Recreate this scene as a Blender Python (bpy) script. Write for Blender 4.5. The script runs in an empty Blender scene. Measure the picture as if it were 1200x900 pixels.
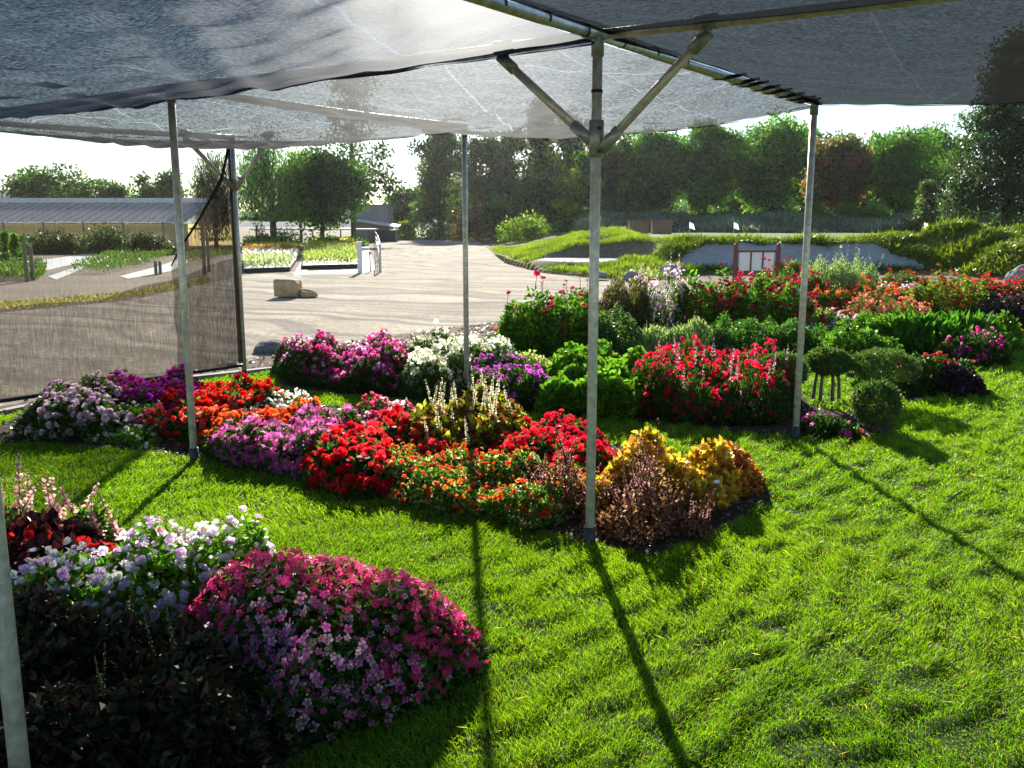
import bpy, math, random
import numpy as np
from mathutils import Vector
R = math.radians
sc = bpy.context.scene
COL = sc.collection
random.seed(7)

# ------------------------------------------------------------------ camera model (used to measure ground positions)
CAMZ, F, PITCH = 1.70, 1050.0, R(10.15)
cp, sp_ = math.cos(PITCH), math.sin(PITCH)
def ray(px, py):
    u = (px-600)/F; v = (450-py)/F
    return np.array([u, cp+v*sp_, -sp_+v*cp])
def at_z(px, py, z=0.0):
    d = ray(px, py); t = (z-CAMZ)/d[2]
    return np.array([d[0]*t, d[1]*t, z])
def at_d(px, py, D):
    d = ray(px, py); t = D/d[1]
    return np.array([d[0]*t, D, CAMZ+d[2]*t])

# ------------------------------------------------------------------ mesh helpers
class MB:
    def __init__(s): s.V=[]; s.Q=[]; s.C=[]; s.n=0; s.M=[]
    def add(s, V, Q, c=None, mi=0):
        V=np.asarray(V,float).reshape(-1,3); Q=np.asarray(Q,int).reshape(-1,4)
        s.V.append(V); s.Q.append(Q+s.n); s.n+=len(V)
        if c is None: c=np.ones((len(V),3))
        c=np.asarray(c,float)
        if c.ndim==1: c=np.tile(c,(len(V),1))
        s.C.append(c); s.M.append(np.full(len(Q),mi)); return s
    def box(s, c, sz, rz=0.0, col=None, tilt=None):
        x,y,z=np.array(sz)/2
        V=np.array([[-x,-y,-z],[x,-y,-z],[x,y,-z],[-x,y,-z],[-x,-y,z],[x,-y,z],[x,y,z],[-x,y,z]])
        if tilt: 
            a=tilt; V=np.stack([V[:,0],V[:,1]*math.cos(a)-V[:,2]*math.sin(a),V[:,1]*math.sin(a)+V[:,2]*math.cos(a)],1)
        ca,sa=math.cos(rz),math.sin(rz)
        V=np.stack([V[:,0]*ca-V[:,1]*sa,V[:,0]*sa+V[:,1]*ca,V[:,2]],1)+np.array(c)
        return s.add(V,[[3,2,1,0],[4,5,6,7],[0,1,5,4],[1,2,6,5],[2,3,7,6],[3,0,4,7]],col)
    def tube(s, pts, rad, seg=10, col=None, cap=True):
        pts=[np.array(p,float) for p in pts]; n=len(pts)
        if np.isscalar(rad): rad=[rad]*n
        rings=[]
        for i,p in enumerate(pts):
            t=pts[min(i+1,n-1)]-pts[max(i-1,0)]; t/=np.linalg.norm(t)+1e-9
            a=np.array([0,0,1.]) if abs(t[2])<.9 else np.array([1.,0,0])
            u=np.cross(t,a); u/=np.linalg.norm(u); v=np.cross(t,u)
            th=np.linspace(0,2*np.pi,seg,endpoint=False)
            rings.append(p+rad[i]*(np.cos(th)[:,None]*u+np.sin(th)[:,None]*v))
        if cap:
            rings=[np.repeat(pts[0][None],seg,0)+(rings[0]-pts[0])*.02]+rings+[np.repeat(pts[-1][None],seg,0)+(rings[-1]-pts[-1])*.02]
        V=np.concatenate(rings); m=len(rings); Q=[]
        for i in range(m-1):
            for k in range(seg):
                k2=(k+1)%seg
                Q.append([i*seg+k,i*seg+k2,(i+1)*seg+k2,(i+1)*seg+k])
        return s.add(V,Q,col)
    def grid(s, P, col=None):   # P (n,m,3)
        n,m=P.shape[:2]
        i,j=np.meshgrid(np.arange(n-1),np.arange(m-1),indexing='ij')
        a=(i*m+j).ravel()
        return s.add(P.reshape(-1,3),np.stack([a,a+1,a+m+1,a+m],1),col)
    def build(s, name, mat, parent=None, smooth=False):
        V=np.concatenate(s.V).astype(np.float32); Q=np.concatenate(s.Q).astype(np.int32); C=np.concatenate(s.C)
        me=bpy.data.meshes.new(name)
        me.vertices.add(len(V)); me.vertices.foreach_set('co',V.ravel())
        me.loops.add(len(Q)*4); me.loops.foreach_set('vertex_index',Q.ravel())
        me.polygons.add(len(Q)); me.polygons.foreach_set('loop_start',np.arange(0,len(Q)*4,4,dtype=np.int32))
        try: me.polygons.foreach_set('loop_total',np.full(len(Q),4,dtype=np.int32))
        except Exception: pass
        a=me.attributes.new('col','FLOAT_COLOR','POINT')
        a.data.foreach_set('color',np.concatenate([C,np.ones((len(C),1))],1).astype(np.float32).ravel())
        me.polygons.foreach_set('use_smooth',np.full(len(Q),smooth))
        if isinstance(mat,(list,tuple)):
            for m_ in mat: me.materials.append(m_)
            me.polygons.foreach_set('material_index',np.concatenate(s.M).astype(np.int32))
        else: me.materials.append(mat)
        me.update(); me.validate()
        o=bpy.data.objects.new(name,me); COL.objects.link(o)
        if parent is not None: 
            o.parent=parent
            o.matrix_parent_inverse=parent.matrix_basis.inverted() if parent.parent is None else Matrix()
        return o
from mathutils import Matrix
def thing(name, label, cat, loc=(0,0,0), group=None):
    o=bpy.data.objects.new(name,None); COL.objects.link(o); o.empty_display_size=.1
    o.location=Vector([float(a) for a in loc]); o['label']=label; o['category']=cat
    if group: o['group']=group
    return o
def tag(o,label,cat,group=None):
    o['label']=label; o['category']=cat
    if group: o['group']=group
    return o
def kind(o,k): o['kind']=k; return o

# ------------------------------------------------------------------ materials
def newmat(name):
    m=bpy.data.materials.new(name); m.use_nodes=True
    nt=m.node_tree; nt.nodes.clear()
    out=nt.nodes.new('ShaderNodeOutputMaterial')
    return m,nt,out
def N(nt,t,**k):
    n=nt.nodes.new(t)
    for a,b in k.items():
        if a.startswith('i_'):
            n.inputs[a[2:].replace('_',' ')].default_value=b
        else: setattr(n,a,b)
    return n
def leaf_mat(name, transl=.45, rough=.45, spec=.35, tint=(1,1,1), tgain=1.3):
    m,nt,out=newmat(name); L=nt.links.new
    at=N(nt,'ShaderNodeAttribute',attribute_name='col')
    pb=N(nt,'ShaderNodeBsdfPrincipled'); pb.inputs['Roughness'].default_value=rough
    pb.inputs['Specular IOR Level'].default_value=spec
    L(at.outputs['Color'],pb.inputs['Base Color'])
    tr=N(nt,'ShaderNodeBsdfTranslucent')
    mul=N(nt,'ShaderNodeMixRGB',blend_type='MULTIPLY'); mul.inputs[0].default_value=1
    mul.inputs[2].default_value=(tint[0]*tgain,tint[1]*tgain,tint[2]*tgain,1)
    L(at.outputs['Color'],mul.inputs[1]); L(mul.outputs[0],tr.inputs['Color'])
    mx=N(nt,'ShaderNodeMixShader'); mx.inputs[0].default_value=transl
    L(pb.outputs[0],mx.inputs[1]); L(tr.outputs[0],mx.inputs[2]); L(mx.outputs[0],out.inputs[0])
    return m
def solid(name, rgb, rough=.6, metal=0., nscale=0, namt=.15, bump=0., bscale=60, spec=.5, attr=False, rgb2=None, coords='Object', detail=5):
    m,nt,out=newmat(name); L=nt.links.new
    pb=N(nt,'ShaderNodeBsdfPrincipled'); pb.inputs['Roughness'].default_value=rough; pb.inputs['Metallic'].default_value=metal
    pb.inputs['Specular IOR Level'].default_value=spec
    pb.inputs['Base Color'].default_value=(*rgb,1)
    tc=N(nt,'ShaderNodeTexCoord')
    src=None
    if attr:
        at=N(nt,'ShaderNodeAttribute',attribute_name='col'); src=at.outputs['Color']
    if nscale:
        no=N(nt,'ShaderNodeTexNoise'); no.inputs['Scale'].default_value=nscale; no.inputs['Detail'].default_value=detail; no.inputs['Roughness'].default_value=.65
        L(tc.outputs[coords],no.inputs['Vector'])
        cr=N(nt,'ShaderNodeValToRGB'); cr.color_ramp.elements[0].position=.3; cr.color_ramp.elements[1].position=.7
        if rgb2 is None: 
            a=[c*(1-namt) for c in rgb]; b=[min(1,c*(1+namt)) for c in rgb]
        else: a,b=rgb,rgb2
        cr.color_ramp.elements[0].color=(*a,1); cr.color_ramp.elements[1].color=(*b,1)
        L(no.outputs['Fac'],cr.inputs[0])
        if src is not None:
            mm=N(nt,'ShaderNodeMixRGB',blend_type='MULTIPLY'); mm.inputs[0].default_value=1
            L(src,mm.inputs[1]); L(cr.outputs[0],mm.inputs[2]); src=mm.outputs[0]
        else: src=cr.outputs[0]
    if src is not None: L(src,pb.inputs['Base Color'])
    if bump:
        n2=N(nt,'ShaderNodeTexNoise'); n2.inputs['Scale'].default_value=bscale; n2.inputs['Detail'].default_value=6
        L(tc.outputs[coords],n2.inputs['Vector'])
        bp=N(nt,'ShaderNodeBump'); bp.inputs['Strength'].default_value=bump; bp.inputs['Distance'].default_value=.02
        L(n2.outputs['Fac'],bp.inputs['Height']); L(bp.outputs[0],pb.inputs['Normal'])
    L(pb.outputs[0],out.inputs[0])
    return m
def net_mat(name, opacity, dark, lit, var=.12, tl=.5, crease=1., str_=None, fwd=0.):
    """woven shade cloth: part open mesh (transparent), part dark thread that scatters light through"""
    m,nt,out=newmat(name); L=nt.links.new
    tc=N(nt,'ShaderNodeTexCoord')
    mp=N(nt,'ShaderNodeMapping'); mp.inputs['Scale'].default_value=(1,1,1); L(tc.outputs['Object'],mp.inputs[0])
    n1=N(nt,'ShaderNodeTexNoise'); n1.inputs['Scale'].default_value=4.5; n1.inputs['Detail'].default_value=6; n1.inputs['Roughness'].default_value=.7
    mp1=N(nt,'ShaderNodeMapping'); mp1.inputs['Rotation'].default_value=(0,0,R(57)); mp1.inputs['Scale'].default_value=(.35,2.2,1); L(tc.outputs['Object'],mp1.inputs[0]); L(mp1.outputs[0],n1.inputs['Vector'])
    n2=N(nt,'ShaderNodeTexNoise'); n2.inputs['Scale'].default_value=70; n2.inputs['Detail'].default_value=3; n2.inputs['Roughness'].default_value=.8
    mp2=N(nt,'ShaderNodeMapping'); mp2.inputs['Rotation'].default_value=(0,0,R(57)); mp2.inputs['Scale'].default_value=str_ or (.55,1.5,1); L(tc.outputs['Object'],mp2.inputs[0]); L(mp2.outputs[0],n2.inputs['Vector'])
    # creases
    prev=None
    for ang,scl in ((31,.21),(-49,.15),(12,.11),(70,.10)):
        mpw=N(nt,'ShaderNodeMapping'); mpw.inputs['Rotation'].default_value=(0,0,R(ang)); L(tc.outputs['Object'],mpw.inputs[0])
        w3=N(nt,'ShaderNodeTexWave',wave_type='BANDS',bands_direction='X',wave_profile='SIN'); w3.inputs['Scale'].default_value=scl; w3.inputs['Distortion'].default_value=0.02; w3.inputs['Detail'].default_value=1; w3.inputs['Detail Scale'].default_value=.6; L(mpw.outputs[0],w3.inputs['Vector'])
        c_=N(nt,'ShaderNodeMapRange'); c_.inputs['From Min'].default_value=.99985; c_.inputs['From Max'].default_value=1.0; c_.inputs['To Min'].default_value=0; c_.inputs['To Max'].default_value=crease*.6; L(w3.outputs['Fac'],c_.inputs['Value'])
        if prev is None: prev=c_
        else:
            mxx=N(nt,'ShaderNodeMath',operation='MAXIMUM'); L(prev.outputs[0],mxx.inputs[0]); L(c_.outputs[0],mxx.inputs[1]); prev=mxx
    crs=prev
    o1=N(nt,'ShaderNodeMapRange'); o1.inputs['From Min'].default_value=.3; o1.inputs['From Max'].default_value=.7; o1.inputs['To Min'].default_value=-var*.35; o1.inputs['To Max'].default_value=var*.35; L(n1.outputs['Fac'],o1.inputs['Value'])
    o2=N(nt,'ShaderNodeMapRange'); o2.inputs['From Min'].default_value=.38; o2.inputs['From Max'].default_value=.62; o2.inputs['To Min'].default_value=-var; o2.inputs['To Max'].default_value=var; L(n2.outputs['Fac'],o2.inputs['Value'])
    a1=N(nt,'ShaderNodeMath',operation='ADD'); L(o1.outputs[0],a1.inputs[0]); L(o2.outputs[0],a1.inputs[1])
    a2=N(nt,'ShaderNodeMath',operation='ADD',use_clamp=True); a2.inputs[1].default_value=opacity
    a3=N(nt,'ShaderNodeMath',operation='MULTIPLY_ADD'); a3.inputs[1].default_value=-1.6*var; L(crs.outputs[0],a3.inputs[0]); L(a1.outputs[0],a3.inputs[2]); L(a3.outputs[0],a2.inputs[0])
    df=N(nt,'ShaderNodeBsdfDiffuse'); df.inputs['Color'].default_value=(*dark,1)
    trn=N(nt,'ShaderNodeBsdfTranslucent')
    mc=N(nt,'ShaderNodeMixRGB'); mc.inputs[1].default_value=(*lit,1); mc.inputs[2].default_value=(*[min(1,c*3.2) for c in lit],1); 
    cm=N(nt,'ShaderNodeMath',operation='MULTIPLY'); cm.inputs[1].default_value=.55; L(crs.outputs[0],cm.inputs[0]); L(cm.outputs[0],mc.inputs[0]); L(mc.outputs[0],trn.inputs['Color'])
    bp=N(nt,'ShaderNodeBump'); bp.inputs['Strength'].default_value=.75; bp.inputs['Distance'].default_value=.03; L(n1.outputs['Fac'],bp.inputs['Height'])
    L(bp.outputs[0],trn.inputs['Normal']); L(bp.outputs[0],df.inputs['Normal'])
    mx=N(nt,'ShaderNodeMixShader'); mx.inputs[0].default_value=tl; L(df.outputs[0],mx.inputs[1]); L(trn.outputs[0],mx.inputs[2])
    if fwd:
        rf=N(nt,'ShaderNodeBsdfRefraction',distribution='BECKMANN'); rf.inputs['IOR'].default_value=1.18; rf.inputs['Roughness'].default_value=.8; rf.inputs['Color'].default_value=(.75,.78,.82,1)
        mf=N(nt,'ShaderNodeMixShader'); mf.inputs[0].default_value=fwd; L(mx.outputs[0],mf.inputs[1]); L(rf.outputs[0],mf.inputs[2]); mx=mf
    tp=N(nt,'ShaderNodeBsdfTransparent')
    m2=N(nt,'ShaderNodeMixShader'); L(a2.outputs[0],m2.inputs[0]); L(tp.outputs[0],m2.inputs[1]); L(mx.outputs[0],m2.inputs[2]); L(m2.outputs[0],out.inputs[0])
    return m

M={}
M['leaf']=leaf_mat('leaf',.5,.42,.4,(1.05,1.15,.55),1.5)
M['leafdark']=leaf_mat('leaf_dark',.3,.4,.35,(1.1,.9,.7),1.2)
M['petal']=leaf_mat('petal',.68,.55,.2,(1,1,1),1.25)
M['grass']=leaf_mat('grass_blade',.6,.42,.3,(1.1,1.12,.3),2.05)
M['longgrass']=leaf_mat('long_grass_blade',.45,.35,.6,(1.1,1.1,.35),1.3)
M['tree']=leaf_mat('tree_leaf',.55,.45,.35,(1.05,1.15,.4),2.0)
M['galv']=solid('galvanised_pipe',(.70,.70,.61),.38,.3,nscale=22,namt=.34,bump=.12,bscale=60)
M['galv2']=solid('galvanised_fitting',(.42,.45,.44),.45,.5,nscale=30,namt=.25,bump=.1)
M['sleeve']=solid('dark_sleeve',(.035,.04,.045),.55,nscale=20)
M['strap']=solid('black_strap',(.015,.015,.018),.6,nscale=20)
M['bark']=solid('bark',(.10,.075,.055),.9,nscale=12,namt=.4,bump=.5,bscale=20)
M['bark2']=solid('bark_pale',(.17,.14,.115),.9,nscale=12,namt=.4,bump=.5,bscale=20)
M['stem']=leaf_mat('stem',.2)
M['rock']=solid('rock',(.50,.34,.18),.9,nscale=5,namt=.35,bump=.6,bscale=9)
M['rockgrey']=solid('rock_grey',(.28,.27,.27),.9,nscale=5,namt=.35,bump=.6,bscale=9)
M['white']=solid('white_paint',(.78,.78,.76),.5,nscale=6,namt=.06)
M['sand_shaded']=solid('bunker_sand_shaded',(.36,.355,.35),.95,nscale=3,namt=.12,bump=.4,bscale=10)  # darker grey bunker sand, shadow on the bank face put into its colour
M['sand']=solid('bunker_sand',(.66,.62,.56),.95,nscale=3,namt=.08,bump=.3,bscale=14)
M['redwood']=solid('red_brown_wood',(.16,.04,.025),.6,nscale=14,namt=.25)
M['black']=solid('black_plastic',(.02,.02,.02),.5,nscale=20)
M['wood']=solid('weathered_wood',(.22,.18,.14),.85,nscale=18,namt=.3)
M['tanpanel']=leaf_mat('tan_panel',.75,.6,.2,(1,1,1),1.)
M['shadecloth']=None
M['greywall']=solid('grey_wall',(.30,.29,.28),.8,nscale=2,namt=.1)
M['cloth']=solid('white_ground_cloth',(.55,.54,.51),.8,nscale=3,namt=.1)
M['hill']=solid('far_hill',(.16,.18,.20),1,nscale=.05)
M['box']=solid('terracotta_box',(.26,.14,.10),.8,nscale=4)

# ------------------------------------------------------------------ numpy plant helpers
def norm(v): return v/(np.linalg.norm(v,axis=-1,keepdims=True)+1e-9)
def frames(nrm, rng):
    n=norm(nrm); r=norm(rng.normal(size=n.shape)); u=norm(np.cross(n,r)); v=np.cross(n,u); return n,u,v
def kites(mb, P, axis, side, length, width, col):
    """flat 4-point leaves: base at P, along axis"""
    n=len(P); l=np.reshape(length,(-1,1))*np.ones((n,1)); w=np.reshape(width,(-1,1))*np.ones((n,1))
    V=np.stack([P, P+axis*l*.5+side*w*.5, P+axis*l, P+axis*l*.5-side*w*.5],1)
    Q=np.arange(n*4).reshape(n,4)
    c=np.repeat(col,4,0) if len(col)==n else np.tile(col,(n*4,1))
    mb.add(V,Q,c)
def leaves6(mb, P, axis, side, length, width, col, fold=.25):
    n=len(P); l=np.reshape(length,(-1,1))*np.ones((n,1)); w=np.reshape(width,(-1,1))*np.ones((n,1))
    up=np.cross(axis,side)
    tip=P+axis*l-up*l*.18
    V=np.stack([P, P+axis*l*.3+side*w*.5+up*w*fold, P+axis*l*.72+side*w*.38+up*w*fold*.6, tip, P+axis*l*.72-side*w*.38+up*w*fold*.6, P+axis*l*.3-side*w*.5+up*w*fold],1)
    b=(np.arange(n)*6)[:,None]
    Q=np.concatenate([b+np.array([[0,1,2,3]]),b+np.array([[0,3,4,5]])])
    mb.add(V,Q,np.repeat(col,6,0))
def jitter(base, n, rng, v=.25, hue=.08):
    c=np.array(base)[None]*(1+v*rng.normal(size=(n,1)))*(1+hue*rng.normal(size=(n,3)))
    return np.clip(c,.002,.95)
def mixcols(cols, n, rng, v=.2, hue=.06, weights=None):
    cols=np.array(cols); k=rng.choice(len(cols),n,p=weights)
    c=cols[k]*(1+v*rng.normal(size=(n,1)))*(1+hue*rng.normal(size=(n,3)))
    return np.clip(c,.002,.95)
def noise2(x,y,rng,scale,k=5):
    s=np.zeros_like(x)
    for i in range(k):
        a=rng.uniform(0,2*np.pi); f=scale*rng.uniform(.6,1.6); s+=np.sin((x*np.cos(a)+y*np.sin(a))*f+rng.uniform(0,6.28))
    return s/k**.5
def poly_contains(P, X, Y):
    inside=np.zeros(len(X),bool); n=len(P)
    for i in range(n):
        x1,y1=P[i]; x2,y2=P[(i+1)%n]
        c=((y1>Y)!=(y2>Y)) & (X < (x2-x1)*(Y-y1)/(y2-y1+1e-12)+x1)
        inside^=c
    return inside
def poly_dist(P, X, Y):
    d=np.full(len(X),1e9); n=len(P); nx=np.zeros(len(X)); ny=np.zeros(len(X))
    for i in range(n):
        a=P[i]; b=P[(i+1)%n]; ab=b-a; t=np.clip(((X-a[0])*ab[0]+(Y-a[1])*ab[1])/(ab@ab+1e-12),0,1)
        qx=a[0]+t*ab[0]; qy=a[1]+t*ab[1]; dd=np.hypot(X-qx,Y-qy); m=dd<d
        nx=np.where(m,qx-X,nx); ny=np.where(m,qy-Y,ny); d=np.where(m,dd,d)
    return d,nx/(d+1e-6),ny/(d+1e-6)
def sample_poly(P, n, rng):
    lo=P.min(0); hi=P.max(0); out=[]; got=0
    while got<n:
        q=rng.uniform(lo,hi,(n*2+50,2)); q=q[poly_contains(P,q[:,0],q[:,1])]; out.append(q); got+=len(q)
    return np.concatenate(out)[:n]
def area(P):
    x,y=P[:,0],P[:,1]; return abs(np.sum(x*np.roll(y,-1)-y*np.roll(x,-1)))/2

def flowers(mb, P, nrm, rad, cols, rng, kind_='five', eye=None, star=True):
    n=len(P); nn,u,v=frames(nrm,rng); rad=np.reshape(rad,(-1,1))*np.ones((n,1))
    if kind_=='five':
        for k in range(5):
            a=2*np.pi*k/5; ax=norm(np.cos(a)*u+np.sin(a)*v+nn*rng.uniform(-.15,.35,(n,1)))
            sd=norm(np.cross(nn,ax))
            pw=.36 if star else .46
            V=np.stack([P+nn*.002, P+ax*rad*.66+sd*rad*pw, P+ax*rad, P+ax*rad*.66-sd*rad*pw],1)
            c=cols[:,None,:]*(1+.12*rng.normal(size=(n,1,1)))*np.ones((1,4,1))
            if eye is not None: c[:,0,:]=eye
            mb.add(V,np.arange(n*4).reshape(n,4),np.clip(c.reshape(-1,3),0,.95))
    else:
        layers={'pom':[(5,1.0,.15),(6,.85,.55),(5,.62,1.1)],'zin':[(9,1.0,.05),(7,.7,.3)],'frill':[(4,1.0,.3),(4,.8,.9)],'open':[(4,1.0,.25),(3,.6,.8)]}[kind_]
        for (m,rr,el) in layers:
            off=rng.uniform(0,6.28,(n,1))
            for k in range(m):
                a=2*np.pi*k/m+off+rng.normal(size=(n,1))*.15
                ee=el+rng.normal(size=(n,1))*.18
                ax=norm((np.cos(a)*u+np.sin(a)*v)*np.cos(ee)+nn*np.sin(ee)); sd=norm(np.cross(nn+1e-3,ax))
                w=rad*rr*(.55 if m<7 else .34)
                l=rad*rr
                V=np.stack([P, P+ax*l*.65+sd*w, P+ax*l, P+ax*l*.65-sd*w],1)
                c=np.repeat(cols*(1+.14*rng.normal(size=(n,1))),4,0).reshape(n,4,3).copy()
                if eye is not None and el>1: c[:]=eye
                mb.add(V,np.arange(n*4).reshape(n,4),np.clip(c.reshape(-1,3),0,.95))

BEDP={}
def clump(name, label, P, h, leaf=((.05,.12,.02),), ldens=4200, llen=.055, lwid=.03, bloom=None, spikes=None, seed=1, r=None, bumps=.12, lmat='leaf', cat='flower clump', group=None, erect=.0, grow=.085, pvar=1.):
    """one planted drift: footprint polygon P on the soil, canopy about h high"""
    rng=np.random.default_rng(seed); P=np.array(P)[:,:2]
    c=P.mean(0); A=area(P)
    for _ in range(2):
        Nx=np.roll(P,-1,0); P=np.stack([P*.75+Nx*.25,P*.25+Nx*.75],1).reshape(-1,2)
    cc=P.mean(0); P=cc+(P-cc)*(1+grow/max(.15,math.sqrt(A)/2)); A=area(P)
    P=P+norm(P-cc)*(.028*np.random.default_rng(seed+7).normal(size=(len(P),1)))
    kp=max(3,int(A/.055)); PC=sample_poly(P,kp,np.random.default_rng(seed+8)); PHt=np.random.default_rng(seed+9).uniform(1-.20*pvar,1+.16*pvar,kp)
    def plants(x,y):
        d2=(x[:,None]-PC[None,:,0])**2+(y[:,None]-PC[None,:,1])**2; i=d2.argmin(1)
        return PHt[i]*(1-.30*pvar*np.clip(np.sqrt(d2[np.arange(len(x)),i])/.17,0,1.3)**2)
    h=h*.84; r=r or min(.17,.45*math.sqrt(A)/2+.04)
    t=thing(name,label,cat,(c[0],c[1],0),group)
    sN=np.random.default_rng(seed+99)
    pars=[(sN.uniform(0,6.28),sN.uniform(7,17),sN.uniform(0,6.28)) for _ in range(6)]
    def H(x,y):
        d,nx,ny=poly_dist(P,x,y)
        q=np.clip(d/r,0,1); b=sum(np.sin((x*np.cos(a)+y*np.sin(a))*f+ph) for a,f,ph in pars)/6**.5
        return h*np.sqrt(np.clip(1-(1-q)**2,0.0,1))*(1+bumps*b)*plants(x,y)*1.08, 1-q, nx, ny
    # foliage
    n=int(A*ldens)+120
    q=sample_poly(P,n,rng); hh,e,nx,ny=H(q[:,0],q[:,1])
    z=hh*(1-np.abs(rng.normal(0,.22,n)).clip(0,.95))
    # skirt
    per=np.linalg.norm(P-np.roll(P,-1,0),axis=1); k=int(per.sum()*h*ldens*.9)
    seg=rng.choice(len(P),k,p=per/per.sum()); tt=rng.uniform(0,1,(k,1)); B=P[seg]*(1-tt)+P[(seg+1)%len(P)]*tt
    inw=norm(c-B); B=B+inw*rng.uniform(0,r*.55,(k,1)); B=B[poly_contains(P,B[:,0],B[:,1])]; k=len(B)
    h2,e2,nx2,ny2=H(B[:,0],B[:,1]); z2=h2*rng.uniform(.05,1,k)
    pos=np.concatenate([np.column_stack([q,z]),np.column_stack([B,z2])])
    out=np.concatenate([np.column_stack([nx*e,ny*e]),np.column_stack([nx2*e2,ny2*e2])])
    m=len(pos)
    ax=norm(np.column_stack([out*1.2,np.full(m,.35+erect*2)])+rng.normal(size=(m,3))*(.75-.35*min(erect,1)))
    n_,u,sd=frames(ax,rng)
    mb=MB(); L=llen*rng.uniform(.6,1.25,m); W=lwid*rng.uniform(.7,1.2,m)
    pos[:,2]=np.maximum(pos[:,2]-L*.4,.004)
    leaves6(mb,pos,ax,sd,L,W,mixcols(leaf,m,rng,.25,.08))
    # a few stems
    ns=max(6,int(A*60)); s0=sample_poly(P,ns,rng); sh=H(s0[:,0],s0[:,1])[0]
    up=norm(np.column_stack([rng.normal(0,.15,(ns,2)),np.ones(ns)])); 
    kites(mb,np.column_stack([s0,np.zeros(ns)]),up,norm(np.cross(up,rng.normal(size=(ns,3)))),sh*.9+.01,.012,jitter((.06,.08,.03),ns,rng))
    mb.build('foliage',M[lmat],t)
    # blooms
    if bloom:
        for bl in (bloom if isinstance(bloom,list) else [bloom]):
            fb=MB(); dens=bl['dens']; nf=int(A*dens)+8
            f=sample_poly(P,nf,rng)
            if 'where' in bl: f=f[bl['where'](f,rng)]; nf=len(f)
            if 'sub' in bl:   # part of the clump only, blob-wise
                nz=sum(np.sin((f[:,0]*np.cos(a)+f[:,1]*np.sin(a))*ff*.6+ph) for a,ff,ph in pars)
                f=f[nz>bl['sub']]; nf=len(f)
            if nf==0: continue
            fh,fe,fx,fy=H(f[:,0],f[:,1])
            ks=int(per.sum()*h*dens*bl.get('skirt',.55))
            if ks>0:
                seg=rng.choice(len(P),ks,p=per/per.sum()); tt=rng.uniform(0,1,(ks,1)); B=P[seg]*(1-tt)+P[(seg+1)%len(P)]*tt
                B=B+norm(c-B)*rng.uniform(.0,r*.5,(ks,1)); B=B[poly_contains(P,B[:,0],B[:,1])]
                bh,be,bx,by=H(B[:,0],B[:,1]); bz=bh*rng.uniform(.45,1.03,len(B))
                f=np.concatenate([f,B]); fz=np.concatenate([fh*rng.uniform(.90,1.10,nf),bz]); fe=np.concatenate([fe,be]); fx=np.concatenate([fx,bx]); fy=np.concatenate([fy,by])
            else: fz=fh*rng.uniform(.93,1.06,nf)
            if 'where' in bl:
                kk=bl['where'](f,rng); f,fz,fe,fx,fy=f[kk],fz[kk],fe[kk],fx[kk],fy[kk]
            nf=len(f); lift=bl.get('lift',.015)*rng.uniform(.4,1.3,nf)
            nr=np.column_stack([fx*fe*1.1,fy*fe*1.1,np.full(nf,bl.get('upw',.8))])+rng.normal(size=(nf,3))*bl.get('tilt',.55)
            nr[:,1]-=bl.get('face',.35)
            pp=np.column_stack([f,fz+lift])
            cols=mixcols(bl['cols'],nf,rng,bl.get('v',.15),.05,bl.get('w')); fd=rng.uniform(0,1,nf)<.05; cols[fd]=cols[fd]*np.array([[.55,.5,.4]])+np.array([[.06,.04,.02]])
            rads=bl['rad']*np.where(rng.uniform(0,1,nf)<.15,.5,1)*rng.uniform(.62,1.12,nf)
            if nf<=130:
                for i in range(nf):
                    fb=MB(); flowers(fb,pp[i:i+1],nr[i:i+1],rads[i:i+1],cols[i:i+1],rng,bl.get('kind','five'),bl.get('eye'))
                    a_=norm(rng.normal(0,.06,3)+np.array([0,0,1])); fb.tube([pp[i]-a_*(lift[i]+.06),pp[i]],[.004,.003],5,(.07,.13,.03))
                    fb.build('bloom',M['petal'],t)
                continue
            flowers(fb,pp,nr,rads,cols,rng,bl.get('kind','five'),bl.get('eye'))
            if bl.get('lift',0)>.06:   # stalks under lifted flowers
                ax=np.tile([[0,0,1.]],(nf,1))+rng.normal(0,.06,(nf,3)); ax=norm(ax)
                base=pp-ax*(lift[:,None]+.06)
                kites(fb,base,ax,norm(np.cross(ax,rng.normal(size=(nf,3)))),lift+.06,.007,jitter((.07,.13,.03),nf,rng))
            fb.build('bloom',M['petal'],t)
    if spikes:
        ns=spikes['n']; s=sample_poly(P,ns,rng); shh=H(s[:,0],s[:,1])[0]
        for i in range(ns):
            sb=MB(); L=spikes['len']*rng.uniform(.6,1.25); b=np.array([s[i,0],s[i,1],shh[i]*.8]); lean=rng.normal(0,spikes.get('lean',.12),2)
            tip=b+np.array([lean[0]*L,lean[1]*L,L+shh[i]*.2])
            sb.tube([b,(b+tip)/2,tip],[.0035,.003,.001],5,jitter(spikes.get('stem',(.12,.12,.05)),1,rng)[0])
            kq=spikes['k']; tt=np.sort(rng.uniform(spikes.get('from',.3),1,kq)); pq=b+(tip-b)*tt[:,None]
            wdt=spikes['w']*(1.05-tt*.75)
            d=norm(np.column_stack([rng.normal(size=(kq,2)),rng.uniform(-.1,.7,kq)]))
            kites(sb,pq,d,norm(np.cross(d,rng.normal(size=(kq,3)))),wdt*rng.uniform(.7,1.3,kq),wdt*.8,mixcols(spikes['cols'],kq,rng,.2))
            sb.build('spike',M['petal'],t)
    return t
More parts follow.
